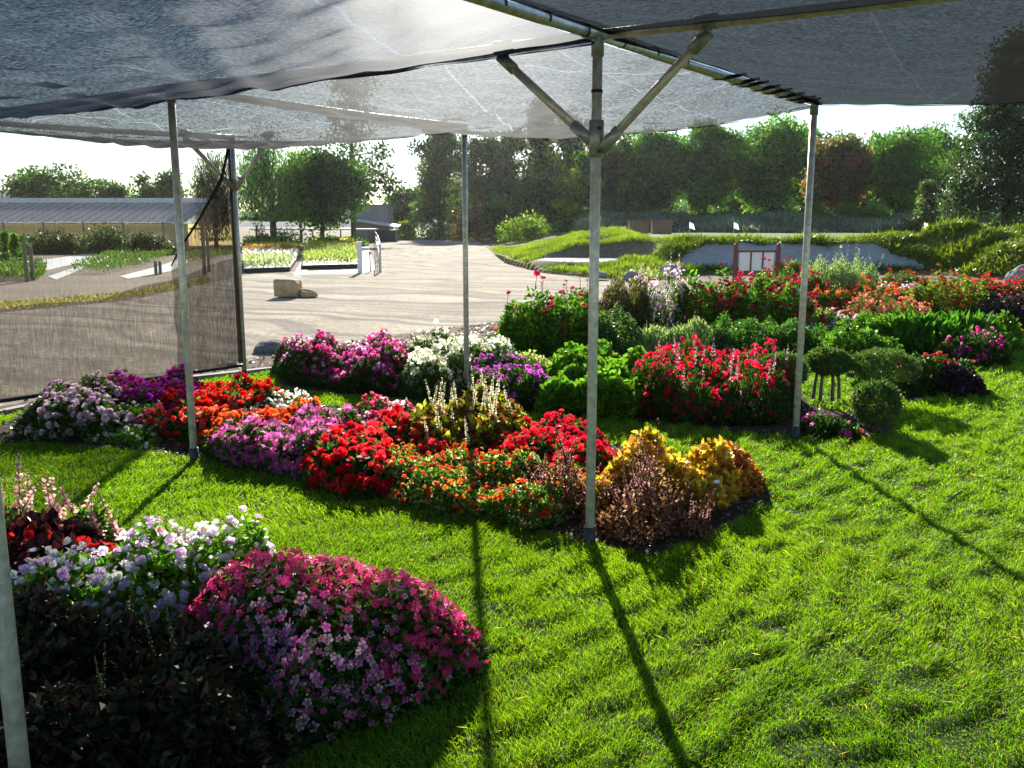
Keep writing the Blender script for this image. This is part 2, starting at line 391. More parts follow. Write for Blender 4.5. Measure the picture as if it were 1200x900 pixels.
def polypx(pts,h,zf=.72):
    out=[]
    for i,p in enumerate(pts):
        z=p[2] if len(p)>2 else zf*h
        if len(p)==2 and any(len(q)>2 and q[2]==0 and abs(q[1]-p[1])<42 for q in (pts[i-1],pts[(i+1)%len(pts)])): z=.05
        out.append(at_z(p[0],p[1],z)[:2])
    return np.array(out)
def moundpoly(px,yb,wpx,depth,seed=0,n=14):
    g=at_z(px,yb,0); D=g[1]+depth/2; X=(px-600)/F*(D*cp+CAMZ*sp_); w=wpx/F*(D*cp+CAMZ*sp_)
    rng=np.random.default_rng(seed+5); th=np.linspace(0,2*np.pi,n,endpoint=False); k=1+rng.normal(0,.07,n)
    return np.column_stack([X+np.cos(th)*w/2*k, D+np.sin(th)*depth/2*k])

# ------------------------------------------------------------------ SETTING: ground sheets
def sheet(name, pts, z, mat, sub=0):
    """a flat polygon sheet, triangulated as a fan of quads through a grid clip is overkill: n-gon"""
    me=bpy.data.meshes.new(name); me.from_pydata([(p[0],p[1],z) for p in pts],[],[list(range(len(pts)))]); me.materials.append(mat)
    me.update(); o=bpy.data.objects.new(name,me); COL.objects.link(o)
    if me.polygons[0].normal.z<0: me.flip_normals()
    return kind(o,'structure')
def ground_mat(name, cols, scales, bump=.4, bscale=40, tracks=None, rough=.95):
    m,nt,out=newmat(name); L=nt.links.new
    tc=N(nt,'ShaderNodeTexCoord'); pb=N(nt,'ShaderNodeBsdfPrincipled'); pb.inputs['Roughness'].default_value=rough; pb.inputs['Specular IOR Level'].default_value=.2
    n1=N(nt,'ShaderNodeTexNoise'); n1.inputs['Scale'].default_value=scales[0]; n1.inputs['Detail'].default_value=8; n1.inputs['Roughness'].default_value=.7; L(tc.outputs['Object'],n1.inputs['Vector'])
    cr=N(nt,'ShaderNodeValToRGB'); cr.color_ramp.elements[0].position=.32; cr.color_ramp.elements[1].position=.68
    cr.color_ramp.elements[0].color=(*cols[0],1); cr.color_ramp.elements[1].color=(*cols[1],1); L(n1.outputs['Fac'],cr.inputs[0])
    n2=N(nt,'ShaderNodeTexNoise'); n2.inputs['Scale'].default_value=scales[1]; n2.inputs['Detail'].default_value=5; n2.inputs['Roughness'].default_value=.8; L(tc.outputs['Object'],n2.inputs['Vector'])
    c2=N(nt,'ShaderNodeValToRGB'); c2.color_ramp.elements[0].position=.35; c2.color_ramp.elements[1].position=.65; c2.color_ramp.elements[0].color=(.55,.55,.55,1); c2.color_ramp.elements[1].color=(1.25,1.25,1.25,1); L(n2.outputs['Fac'],c2.inputs[0])
    mm=N(nt,'ShaderNodeMixRGB',blend_type='MULTIPLY'); mm.inputs[0].default_value=1; L(cr.outputs[0],mm.inputs[1]); L(c2.outputs[0],mm.inputs[2]); col=mm.outputs[0]
    if tracks:
        dv=N(nt,'ShaderNodeVectorMath',operation='DISTANCE'); dv.inputs[1].default_value=(16,62,0); L(tc.outputs['Object'],dv.inputs[0])
        wn=N(nt,'ShaderNodeTexNoise'); wn.inputs['Scale'].default_value=.16; wn.inputs['Detail'].default_value=2; L(tc.outputs['Object'],wn.inputs['Vector'])
        wa=N(nt,'ShaderNodeMath',operation='MULTIPLY_ADD'); wa.inputs[1].default_value=7.; L(wn.outputs['Fac'],wa.inputs[0]); L(dv.outputs['Value'],wa.inputs[2])
        n3=N(nt,'ShaderNodeTexNoise',noise_dimensions='1D'); n3.inputs['Scale'].default_value=tracks[1]; n3.inputs['Detail'].default_value=4; L(wa.outputs[0],n3.inputs['W'])
        c3=N(nt,'ShaderNodeValToRGB'); c3.color_ramp.elements[0].position=.38; c3.color_ramp.elements[1].position=.62; c3.color_ramp.elements[0].color=(.62,.62,.65,1); c3.color_ramp.elements[1].color=(1.2,1.17,1.1,1); L(n3.outputs['Fac'],c3.inputs[0])
        m3=N(nt,'ShaderNodeMixRGB',blend_type='MULTIPLY'); m3.inputs[0].default_value=1; L(col,m3.inputs[1]); L(c3.outputs[0],m3.inputs[2]); col=m3.outputs[0]
    L(col,pb.inputs['Base Color'])
    nb=N(nt,'ShaderNodeTexNoise'); nb.inputs['Scale'].default_value=bscale; nb.inputs['Detail'].default_value=6; nb.inputs['Roughness'].default_value=.75; L(tc.outputs['Object'],nb.inputs['Vector'])
    bp=N(nt,'ShaderNodeBump'); bp.inputs['Strength'].default_value=bump; bp.inputs['Distance'].default_value=.03; L(nb.outputs['Fac'],bp.inputs['Height']); L(bp.outputs[0],pb.inputs['Normal'])
    L(pb.outputs[0],out.inputs[0]); return m
M['dirt']=ground_mat('dirt',((.16,.12,.08),(.27,.21,.14)),(.25,9),.5,12)
M['gravel']=ground_mat('gravel',((.34,.285,.22),(.60,.52,.41)),(.45,9),1.,16,tracks=(14,1.5))
M['mulch']=ground_mat('mulch',((.10,.07,.045),(.30,.22,.15)),(14,45),1.,30)
M['soil']=ground_mat('soil',((.035,.024,.016),(.10,.07,.045)),(10,40),1.,30)
M['turf']=ground_mat('turf',((.045,.085,.012),(.08,.115,.025)),(3,30),.8,35)
M['dryturf']=ground_mat('dry_turf',((.10,.12,.03),(.20,.17,.08)),(.6,12),.6,14)
M['green']=ground_mat('putting_green_turf',((.10,.19,.03),(.13,.23,.04)),(.3,6),.2,20)
S=[(-400,-60),(400,-60),(400,600),(-400,600)]
sheet('ground',S,-.008,M['dirt'])
g=lambda x,y:at_z(x,y,0)[:2]
road_pts=[(-30,-2),g(-500,400),g(0,366),g(150,352),g(290,322),g(345,318),g(425,315),g(443,300),g(440,283),g(470,277.5),g(540,277.5),g(566,285),g(580,297),g(604,311),g(640,321),g(690,327),g(760,336),(12,22),(12,10),(-2,6),(-6,-2)]
sheet('road',road_pts,-.004,M['gravel'])
mul=[g(-300,505),g(0,476),g(160,450),g(292,420),g(400,402),g(520,385),g(650,368),g(760,350),(14,19),(14,8),(-2,6),(-9,3)]
sheet('mulch_strip',mul,0.0,M['mulch'])
lawn=[(-9,1.5),g(-200,512),g(0,490),g(160,456),g(250,446),g(335,436),g(500,420),g(640,405),(3,12.5),(6,17),(16,19),(18,2),(14,-4),(-9,-4)]
lawn=np.array(lawn)
sheet('lawn',lawn,.004,M['turf'])
mb=MB()
ed=[g(-200,510),g(0,488),g(160,454),g(250,444),g(335,434),g(480,419)]
for a,b in zip(ed[:-1],ed[1:]):
    mid=(a+b)/2; L_=np.linalg.norm(b-a); mb.box((mid[0],mid[1]+.06,.02),(L_*.995,.09,.06),math.atan2(b[1]-a[1],b[0]-a[0]))
kind(mb.build('lawn_kerb',solid('kerb_concrete',(.42,.40,.36),.9,nscale=8,namt=.2)),'structure')

# ---- bed soils
soilA=[g(-250,640),g(20,630),g(200,660),g(420,700),g(535,745),g(548,785),g(470,840),g(330,900),g(-300,960)]
soilB=[g(-40,520),g(40,480),g(150,462),g(330,470),g(480,490),g(640,510),g(790,535),g(880,560),g(908,582),g(850,622),g(765,655),g(690,640),g(560,608),g(350,566),g(225,538),g(100,524)]
soilC=[g(325,448),g(400,432),g(560,425),g(640,415),g(760,400),g(900,395),g(925,440),g(950,478),g(1010,486),g(1052,500),g(1042,508),g(1000,522),g(930,514),g(740,495),g(560,478),g(400,464),g(330,456)]
soilD=[g(840,400),g(850,372),g(960,352),g(1190,352),g(1300,362),g(1330,400),g(1190,402),g(1150,430),g(1122,458),g(1075,474),g(1030,462),g(950,424),g(900,415)]
SOIL=[np.array(s) for s in (soilA,soilB,soilC,soilD)]
for s in SOIL: sheet('bed_soil',s,.010,M['soil'])

# ------------------------------------------------------------------ grass blades
def lawn_blades(seed=3):
    rng=np.random.default_rng(seed)
    bands=[(1.9,3.3,21000,.0024,.028),(3.3,5,14000,.0032,.030),(5,8,6500,.005,.038),(8,13,2600,.008,.048),(13,18,1000,.013,.055)]
    nr=np.random.default_rng(11)
    W=[(nr.uniform(0,6.28),nr.uniform(9,30),nr.uniform(0,6.28)) for _ in range(9)]
    W2=[(nr.uniform(0,6.28),nr.uniform(1.5,5),nr.uniform(0,6.28)) for _ in range(7)]
    f=lambda W,x,y:sum(np.sin((x*np.cos(a)+y*np.sin(a))*k+p) for a,k,p in W)/len(W)**.5
    mb=MB()
    for (d0,d1,dens,w,l) in bands:
        xm=d1*.64+.7
        n=int((d1-d0)*2*xm*dens)
        x=rng.uniform(-xm,xm,n); y=rng.uniform(d0,d1,n)
        keep=poly_contains(lawn,x,y)&(np.abs(x)<y*.64+.7)
        fine=f(W,x,y); big=f(W2,x,y)
        # worn, thinner patches, mostly in the near right of the lawn
        wear=np.clip((x+.6-y*.05)*.45,0,1)*np.clip(1-(y-2.)/4.5,.1,1)
        keep&=rng.uniform(0,1,n)<np.clip(1.08+.2*fine-wear*(.08+.10*np.clip(-fine,0,2)),.6,1)
        for s in SOIL: keep&=~poly_contains(s,x,y)
        x,y,fine,big,wear=x[keep],y[keep],fine[keep],big[keep],wear[keep]; n=len(x)
        qd=x*(-.842)+y*.54; ridge=np.sin(qd*2*np.pi/.21+2.2*np.sin(x*1.3+y*1.9)+1.3*fine+1.1*big)*np.clip(.35+(x+.3)*.8,.1,1)
        L=l*(1+.22*fine+.10*big+.24*ridge)*rng.uniform(.55,1.3,n); L=np.clip(L,.012,.12)
        az=rng.uniform(0,6.28,n); az=np.where(rng.uniform(0,1,n)<.55,np.arctan2(np.sin(big*1.8+1),np.cos(big*1.8+1))+rng.normal(0,.8,n),az)
        ti=np.abs(rng.normal(.45,.28,n))
        d=np.column_stack([np.cos(az)*np.sin(ti),np.sin(az)*np.sin(ti),np.cos(ti)])
        d2=norm(d+np.column_stack([np.cos(az)*.7,np.sin(az)*.7,-.25*np.ones(n)]))
        sd=np.column_stack([-np.sin(az),np.cos(az),np.zeros(n)])
        rr=rng.uniform(0,6.28,n); sd=norm(sd*np.cos(rr)[:,None]*.8+np.cross(d,sd)*np.sin(rr)[:,None])
        P=np.column_stack([x,y,np.full(n,.003)+  .010*np.clip(ridge+.3,0,2)]); ww=(w*rng.uniform(.7,1.3,n))[:,None]
        A=P; B=P+d*(L*.55)[:,None]; C=B+d2*(L*.5)[:,None]
        V=np.stack([A-sd*ww*.5,A+sd*ww*.5,B+sd*ww*.45,B-sd*ww*.45,C+sd*ww*.08,C-sd*ww*.08],1)
        b=(np.arange(n)*6)[:,None]; Q=np.concatenate([b+np.array([[0,1,2,3]]),b+np.array([[3,2,4,5]])])
        base=np.array([.118,.214,.012])*(1+.16*big[:,None]*np.array([[1,.6,1]])); yel=rng.uniform(0,1,n)<(.012+.06*wear)
        c=base*(1+.22*rng.normal(size=(n,1))); c=np.where(yel[:,None],np.array([[.27,.24,.09]])*(1+.2*rng.normal(size=(n,1))),c)
        c=np.clip(c,.01,.6); cc=np.repeat(c,6,0).reshape(n,6,3); mb.add(V,Q,cc.reshape(-1,3))
    return mb
kind(lawn_blades().build('grass',M['grass']),'stuff')
# dry clippings and thatch lying in the worn lawn
rng=np.random.default_rng(77); n=2200; x=rng.uniform(-1.6,3.6,n); y=rng.uniform(2.,7,n); k=poly_contains(lawn,x,y)
for s in SOIL: k&=~poly_contains(s,x,y)
x,y=x[k],y[k]; n=len(x); az=rng.uniform(0,6.28,n); d=np.column_stack([np.cos(az),np.sin(az),rng.normal(0,.2,n)])
mb=MB(); kites(mb,np.column_stack([x,y,rng.uniform(.012,.035,n)]),d,norm(np.cross(d,rng.normal(size=(n,3)))),rng.uniform(.02,.06,n),.003,jitter((.34,.29,.15),n,rng))
kind(mb.build('dry_clippings',M['grass']),'stuff')
# clods and bark bits on the open soil
mb=MB()
for s,dn in zip(SOIL,(300,700,250,60)):
    n=int(area(s)*dn); q=sample_poly(s,n,rng); nn,u,v=frames(np.column_stack([rng.normal(0,.5,(n,2)),np.ones(n)]),rng)
    kites(mb,np.column_stack([q,np.full(n,.014)]),u,v,rng.uniform(.015,.05,n),rng.uniform(.01,.035,n),mixcols([(.11,.075,.05),(.06,.04,.028),(.2,.15,.1)],n,rng))
n=9000; q=sample_poly(np.array(mul),n*3,rng); q=q[(~poly_contains(lawn,q[:,0],q[:,1]))&(q[:,0]>-6)&(q[:,0]<4)][:n]; n=len(q); nn,u,v=frames(np.column_stack([rng.normal(0,.4,(n,2)),np.ones(n)]),rng)
kites(mb,np.column_stack([q,np.full(n,.006)]),u,v,rng.uniform(.03,.1,n),rng.uniform(.02,.05,n),mixcols([(.22,.16,.11),(.10,.07,.05),(.38,.31,.24)],n,rng))
kind(mb.build('mulch_chips',M['leafdark']),'stuff')

# ------------------------------------------------------------------ PLANTS
G=((.065,.15,.02),(.09,.19,.028),(.045,.11,.017)); GD=((.036,.085,.016),(.055,.12,.022)); GB=((.12,.25,.022),(.16,.30,.035),(.08,.20,.02))
MAR=((.05,.012,.018),(.08,.02,.02),(.035,.015,.015))
# bed A, nearest
GA=None
PA4=polypx([(205,672),(300,648),(400,651),(480,670),(548,700),(562,735,.22),(566,785,0),(500,832,0),(410,862,0),(335,860,.05),(312,775),(240,715)],.32)
clump('flower_clump','large rounded mound of star shaped pink, magenta and white flowers nearest the camera',PA4,.35,GD,3600,.045,.024,
  [dict(dens=1500,rad=.021,upw=1.1,face=.35,cols=[(.9,.03,.16),(.92,.08,.28),(.85,.03,.32)],kind='five',eye=(.75,.12,.25),skirt=.9,where=lambda f,r:(f[:,1]+.55*np.clip(f[:,0]+.75,0,1)+r.normal(0,.16,len(f)))>3.22),
   dict(dens=900,rad=.021,face=.35,cols=[(.9,.5,.76),(.93,.76,.88),(.8,.25,.58)],kind='five',eye=(.65,.04,.25),skirt=.95,tilt=.45,v=.1,where=lambda f,r:r.uniform(0,1,len(f))>np.clip((f[:,1]+.55*np.clip(f[:,0]+.75,0,1)-3.0)*2.0,0,.72))],seed=11,r=.34,pvar=.3,grow=.02,bumps=.07)
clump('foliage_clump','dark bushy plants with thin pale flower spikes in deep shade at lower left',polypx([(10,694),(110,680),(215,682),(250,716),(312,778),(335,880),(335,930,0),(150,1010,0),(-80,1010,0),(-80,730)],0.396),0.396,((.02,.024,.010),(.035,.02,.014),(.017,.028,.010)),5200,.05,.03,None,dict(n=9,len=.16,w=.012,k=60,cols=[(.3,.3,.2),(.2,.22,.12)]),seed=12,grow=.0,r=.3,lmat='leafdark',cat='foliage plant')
clump('flower_clump','white and lilac pansy like flowers with bright green leaves in the near left bed',polypx([(15,662),(75,652),(130,634),(190,618),(250,616),(312,638),(240,656),(215,674),(110,672),(15,684)],0.32),0.32,GB,3200,.05,.026,dict(dens=560,rad=.026,cols=[(.86,.78,.83),(.88,.86,.84),(.76,.56,.78)],kind='frill',skirt=.7,v=.06),seed=13,bumps=.18)
clump('flower_clump','dark leaved clump with deep red flowers behind the white and lilac ones',polypx([(10,614),(75,600),(130,612),(170,622),(130,634),(75,652),(10,662)],0.306),0.306,MAR,3000,.07,.05,dict(dens=110,rad=.036,cols=[(.5,.012,.012),(.35,.01,.012)],kind='open'),seed=14,lmat='leafdark')
clump('flower_clump','loose salmon pink flower spires at left edge beside the nearest post',polypx([(10,598),(60,588),(115,592),(130,606),(75,600),(10,614)],0.3),0.3,G,2200,.05,.02,None,dict(n=16,len=.25,w=.042,k=70,cols=[(.66,.42,.38),(.75,.58,.5),(.5,.28,.28)],lean=.38,stem=(.3,.16,.12),**{'from':.15}),seed=15)
# bed B, middle
clump('flower_clump','round bush of pale lavender pompom flowers at far left of the middle bed',polypx([(12,492,.15),(30,470,.3),(60,454),(108,447),(140,453),(147,478),(130,505),(112,515,0),(25,513,0)],0.34),0.34,GD,3600,.05,.028,dict(dens=232,rad=.036,cols=[(.76,.58,.68),(.82,.68,.74),(.62,.42,.56)],kind='pom',skirt=.8),seed=21)
clump('flower_clump','purple magenta petunia like mass below the hanging side netting',polypx([(125,456),(142,441),(200,436),(240,448),(240,468),(200,478),(145,476)],0.306),0.306,GD,3000,.045,.03,dict(dens=651,rad=.033,cols=[(.33,.02,.28),(.42,.04,.4),(.38,.02,.16)],kind='open',skirt=.8),seed=22)
clump('flower_clump','low green clump dotted with tiny white flowers left of the thin left post',polypx([(108,492),(150,480),(195,478),(190,490),(170,502),(165,520),(162,520,0),(112,518,0)],0.184),0.184,GB,3400,.045,.025,dict(dens=139,rad=.022,cols=[(.8,.8,.7)],kind='pom'),seed=23)
clump('flower_clump','deep scarlet flowers at the back behind the left post',polypx([(195,463),(238,454),(265,448),(310,452),(330,460),(325,470),(285,472),(240,478),(200,480)],0.286),0.286,GD,3000,.05,.035,dict(dens=403,rad=.038,cols=[(.62,.012,.01),(.72,.03,.015),(.45,.01,.01)],kind='frill',skirt=.8),seed=24)
clump('flower_clump','coral red begonia like flowers around the foot of the left post',polypx([(168,504),(195,482),(240,480),(285,473),(290,480),(242,498),(238,518),(232,516,0),(196,514,0),(174,511,0)],0.238),0.238,GD,3000,.05,.035,dict(dens=372,rad=.036,cols=[(.78,.08,.06),(.8,.2,.14),(.66,.03,.03)],kind='frill',skirt=.8),seed=25)
clump('flower_clump','short strip of pure white flowers among red and orange ones',polypx([(283,478),(310,468),(350,465),(356,473),(300,485)],0.258),0.258,G,2600,.04,.025,dict(dens=651,rad=.028,cols=[(.85,.85,.82)],kind='frill',v=.04),seed=26)
clump('flower_clump','bright orange flowers right of the left post foot',polypx([(240,500),(290,484),(352,474),(376,478),(332,490),(290,502),(264,520),(264,532,0),(240,518,0)],0.252),0.252,GD,3000,.045,.03,dict(dens=465,rad=.034,cols=[(.85,.13,.02),(.8,.2,.05),(.75,.07,.02)],kind='frill',skirt=.8),seed=27)
clump('flower_clump','orchid pink and magenta mass between orange and red flowers in the middle bed',polypx([(264,522),(290,504),(332,491),(374,480),(415,480),(420,493),(395,505),(362,525),(352,548,.08),(345,556,0),(266,543,0)],0.279),0.279,GD,3200,.045,.028,dict(dens=666,rad=.031,cols=[(.62,.04,.36),(.72,.11,.48),(.52,.03,.27),(.45,.07,.42)],kind='five',eye=(.8,.3,.5),skirt=.8),seed=28)
clump('flower_clump','rose and white flowers between the orchid pink mass and the spiked coleus',polypx([(410,484),(445,471),(484,480),(474,494),(430,500),(414,495)],0.286),0.286,GD,3000,.045,.028,[dict(dens=341,rad=.032,cols=[(.7,.1,.2),(.6,.06,.14)],kind='frill'),dict(dens=310,rad=.03,cols=[(.85,.7,.75)],kind='frill',sub=.2)],seed=29)
clump('flower_clump','vivid red begonia like flowers left of the spiked coleus in the middle bed',polypx([(362,527),(395,507),(420,496),(470,494),(522,506),(526,520),(482,526),(463,546),(458,586,0),(392,578,0),(362,552)],0.272),0.272,GD,2800,.06,.04,dict(dens=232,rad=.046,cols=[(.72,.018,.03),(.8,.05,.06),(.55,.01,.02)],kind='frill',skirt=.8),seed=30)
clump('coleus_clump','yellow green and bronze coleus with cream upright spikes in middle bed',polypx([(478,492),(490,476),(540,466),(602,472),(616,490),(575,500),(520,506),(480,500)],0.368),0.368,((.32,.30,.03),(.16,.05,.02),(.10,.10,.02),(.4,.38,.08)),2600,.075,.05,None,dict(n=30,len=.20,w=.024,k=110,cols=[(.72,.66,.45),(.6,.55,.33),(.8,.74,.6)],lean=.16,**{'from':.1}),seed=31,cat='foliage plant')
clump('flower_clump','crimson red flowers behind the tall front post in middle bed',polypx([(572,503),(615,490),(660,488),(722,514),(716,526),(652,541),(592,531)],0.258),0.258,GD,2800,.05,.034,dict(dens=403,rad=.038,cols=[(.66,.012,.04),(.75,.04,.06),(.5,.01,.03)],kind='frill',skirt=.7),seed=32)
clump('flower_clump','low front drift of small orange flowers with variegated cream leaves',polypx([(463,548),(484,527),(526,521),(593,531),(651,542),(692,547),(692,562),(652,582),(642,618,0),(540,602,0),(458,588,0)],0.224),0.224,(G[0],G[1],(.42,.42,.22),GB[0]),5200,.038,.022,dict(dens=294,rad=.02,cols=[(.78,.10,.02),(.8,.2,.04),(.7,.05,.03)],kind='frill',skirt=.8),seed=33)
clump('foliage_clump','upright burgundy brown foliage around the foot of the tall front post',polypx([(652,578),(690,550),(742,548),(802,572),(806,590,.2),(775,612,.05),(752,634,0),(712,630,0),(698,612,0),(680,610,0),(644,606,0)],0.34),0.34,((.20,.085,.07),(.30,.14,.11),(.12,.05,.045),(.36,.21,.16)),3600,.034,.017,None,dict(n=85,len=.17,w=.024,k=46,cols=[(.30,.14,.12),(.42,.25,.20),(.2,.09,.08)],lean=.42,stem=(.1,.04,.03),**{'from':.0}),seed=34,lmat='leaf',cat='foliage plant',bumps=.3,pvar=1.7)
clump('coleus_clump','tall golden yellow coleus mound right of the front post',polypx([(715,527),(750,511),(800,505),(836,513),(842,545,.25),(800,572,.15),(744,552,.2),(715,542)],0.475),0.475,((.68,.46,.05),(.60,.36,.05),(.30,.13,.03),(.72,.54,.10),(.40,.30,.05)),3800,.055,.042,None,None,seed=35,cat='foliage plant',bumps=.22)
clump('coleus_clump','rust orange coleus at the right end of the middle bed',polypx([(840,520),(862,528),(876,560),(866,580,0),(812,592,0),(802,574),(842,548)],0.306),0.306,((.42,.13,.04),(.28,.08,.03),(.52,.27,.07)),3800,.05,.04,None,None,seed=36,cat='foliage plant',bumps=.22)
# bed C, behind
clump('flower_clump','pink and magenta phlox like border with grassy green sides at left of back bed',polypx([(333,424),(400,408),(470,399),(482,412),(480,440),(475,467,0),(335,449,0)],0.437),0.437,((.05,.10,.02),(.07,.13,.03)),5200,.075,.013,dict(dens=650,rad=.032,cols=[(.66,.08,.42),(.72,.2,.5),(.6,.03,.2),(.8,.5,.65)],kind='frill',skirt=.35,lift=.03),seed=41,erect=.7)
clump('flower_clump','airy white flowers over green stems left of the thin middle post',polypx([(477,411),(500,399),(560,400),(602,406),(592,424),(556,440),(549,471,0),(475,468,0),(480,440)],0.45),0.45,((.06,.12,.025),(.08,.15,.03)),4800,.075,.013,dict(dens=620,rad=.034,cols=[(.86,.86,.82)],kind='five',eye=(.8,.8,.3),skirt=.25,lift=.04,v=.04),seed=42,erect=.7)
clump('flower_clump','violet purple flowers right of the thin middle post foot',polypx([(556,442),(592,428),(642,430),(648,450),(642,483,0),(549,473,0)],0.323),0.323,GD,4200,.05,.018,dict(dens=300,rad=.028,cols=[(.5,.08,.45),(.5,.12,.5)],kind='frill',skirt=.3),seed=43,erect=.4)
clump('foliage_clump','cream variegated foliage patch behind the violet flowers',polypx([(585,426),(606,414),(656,418),(652,432),(600,434)],0.324),0.324,((.45,.45,.25),(.16,.26,.05),(.6,.6,.4)),3600,.05,.03,None,None,seed=44,cat='foliage plant')
clump('foliage_clump','bright fresh green broad leaved bush behind the tall front post',polypx([(640,440),(660,414),(700,409),(750,414),(768,430),(757,462),(745,491,0),(645,485,0)],0.441),0.441,GB,2500,.075,.065,None,None,seed=45,cat='foliage plant',bumps=.16)
clump('flower_clump','wide drift of crimson red flowers with pale pink spikes beside the right post',polypx([(742,432),(765,416),(830,411),(900,417),(928,430),(922,460),(915,496,0),(840,497,0),(760,491,0),(752,470)],0.471),0.471,((.04,.09,.02),(.055,.11,.025)),4200,.06,.014,dict(dens=260,rad=.034,cols=[(.66,.012,.06),(.76,.03,.12),(.58,.01,.03)],kind='frill',skirt=.22,lift=.03),dict(n=34,len=.2,w=.022,k=60,cols=[(.75,.5,.55),(.6,.3,.36)],lean=.1),seed=46,erect=.55)
clump('flower_clump','low dark green edging with a few bright pink flowers below the right post',polypx([(945,482,.15),(1000,492,.15),(1004,515,0),(950,511,0)],0.18),0.18,GD,3600,.05,.02,dict(dens=60,rad=.035,cols=[(.75,.1,.4),(.8,.25,.5)],kind='zin'),seed=47)
def mclump(name,label,px,yb,w,h,dep,leaf,ld,ll,lw,bloom=None,spikes=None,seed=0,**k):
    return clump(name,label,moundpoly(px,yb,w,dep,seed),h*1.17,leaf,ld,ll,lw,bloom,spikes,seed=seed,r=k.pop('r',.3),**k)
zin=lambda d,cols,l=.1,rd=.05:dict(dens=d*2.0,rad=rd,cols=cols,kind='zin',lift=l,skirt=.15,upw=1.2,tilt=.3)
RZ=[(.6,.03,.08),(.66,.06,.14),(.5,.02,.05)]
mclump('flower_clump','tall bushy zinnia like plant with a few dark pink heads left of the front post',652,425,106,.80,1.0,(G[0],GB[0]),2400,.075,.035,zin(15,RZ,.14),None,51)
mclump('flower_clump','small straggly clump of red flowers at the left front of the tall bush',606,412,44,.42,.6,GB,1800,.06,.03,zin(45,[(.6,.02,.04),(.7,.1,.06)],.1),None,52)
mclump('foliage_clump','grey green leafy bush just right of the front post',724,428,62,.58,.7,((.10,.17,.06),(.07,.13,.04)),2800,.06,.03,None,None,53,cat='foliage plant')
mclump('flower_clump','olive brown plume like bush topped with dusty pink flowers',716,402,78,.92,.8,((.12,.14,.04),(.16,.13,.06)),4200,.07,.014,dict(dens=110,rad=.026,cols=[(.7,.35,.42),(.66,.42,.45)],kind='frill',skirt=.1,lift=.03),None,54,erect=.9)
mclump('flower_clump','airy tall pale pink and white wand flowers left of the red zinnias',772,398,74,.85,.7,G,1900,.06,.016,dict(dens=330,rad=.034,cols=[(.85,.72,.75),(.8,.55,.62)],kind='frill',lift=.06),dict(n=30,len=.36,w=.035,k=50,cols=[(.85,.74,.76),(.8,.6,.65)],lean=.12,**{'from':.35}),55,erect=.6)
mclump('flower_clump','tall leafy zinnias with dark pink red heads in front of the noticeboard',840,400,100,.95,.9,(G[0],GB[0]),2200,.085,.045,zin(55,RZ,.13),None,56)
mclump('foliage_clump','silvery pale green spiky grass like clump in middle of back bed',798,428,118,.42,.6,((.34,.42,.22),(.25,.35,.14),(.45,.5,.32)),5200,.09,.012,None,dict(n=60,len=.13,w=.014,k=30,cols=[(.6,.62,.45)],lean=.1),57,erect=.9,cat='foliage plant')
mclump('foliage_clump','rounded fresh green bush behind the crimson drift',872,427,88,.52,.7,((.06,.15,.03),(.08,.18,.03)),4200,.05,.022,None,None,58,cat='foliage plant')
mclump('flower_clump','rose red zinnia like heads on lit leaves behind the right post',905,392,120,.72,1.0,(GB[0],G[1]),2200,.08,.04,zin(60,RZ,.1),None,59)
mclump('flower_clump','tall silver green wispy shrub with pale tips near the grey bunker',982,364,90,.88,1.2,((.22,.30,.14),(.30,.38,.20)),3200,.06,.02,None,dict(n=45,len=.4,w=.04,k=40,cols=[(.45,.52,.32),(.35,.44,.22)],lean=.15,**{'from':.1}),60,erect=.5)
mclump('flower_clump','golden green leaves with dark red daisy heads right of the right post',958,398,60,.4,.7,((.30,.30,.05),GB[0]),2200,.06,.035,zin(30,[(.35,.03,.02),(.5,.08,.02)],.06),None,61)
mclump('flower_clump','orange small flowered drift in front of the silver shrub',1012,372,120,.52,1.0,G,2600,.05,.025,dict(dens=220,rad=.036,cols=[(.75,.22,.04),(.7,.12,.04)],kind='zin',lift=.03),None,62)
mclump('flower_clump','coral salmon salvia like haze of flowers in the right bed',1035,390,92,.5,.8,((.08,.14,.03),(.14,.14,.05)),2400,.05,.018,dict(dens=300,rad=.03,cols=[(.78,.2,.14),(.8,.3,.2)],kind='frill',lift=.05),None,63,erect=.5)
mclump('flower_clump','narrow band of pale pink white blossom behind the coral haze',1044,362,56,.5,.7,GD,2200,.05,.025,dict(dens=260,rad=.032,cols=[(.85,.7,.78),(.8,.6,.7)],kind='frill'),None,64)
mclump('foliage_clump','big bright green strap leaved plants in the right bed',1095,420,140,.42,1.0,((.09,.22,.03),(.06,.16,.02)),620,.26,.075,None,None,65,erect=.8,cat='foliage plant')
mclump('flower_clump','yellow green leafy bush with orange heads left of the far red row',1105,385,86,.68,1.0,((.22,.25,.04),(.12,.18,.03)),2300,.07,.035,zin(40,[(.75,.28,.03),(.7,.12,.03)],.06),None,66)
mclump('flower_clump','far row of scarlet pink flowers at right edge before the shaggy mounds',1180,366,120,.55,1.2,GD,2400,.06,.03,dict(dens=230,rad=.04,cols=[(.75,.03,.1),(.7,.02,.05)],kind='frill'),None,67)
mclump('flower_clump','dark purple leaved clump with pink specks at the right edge',1180,388,76,.5,.8,((.05,.03,.05),(.05,.08,.03)),3000,.06,.03,dict(dens=50,rad=.03,cols=[(.6,.1,.3)],kind='frill'),None,68,lmat='leafdark')
mclump('foliage_clump','feathery mid green bush left of the large strap leaves',1040,418,72,.5,.8,GB,3400,.06,.018,None,None,69,cat='foliage plant')
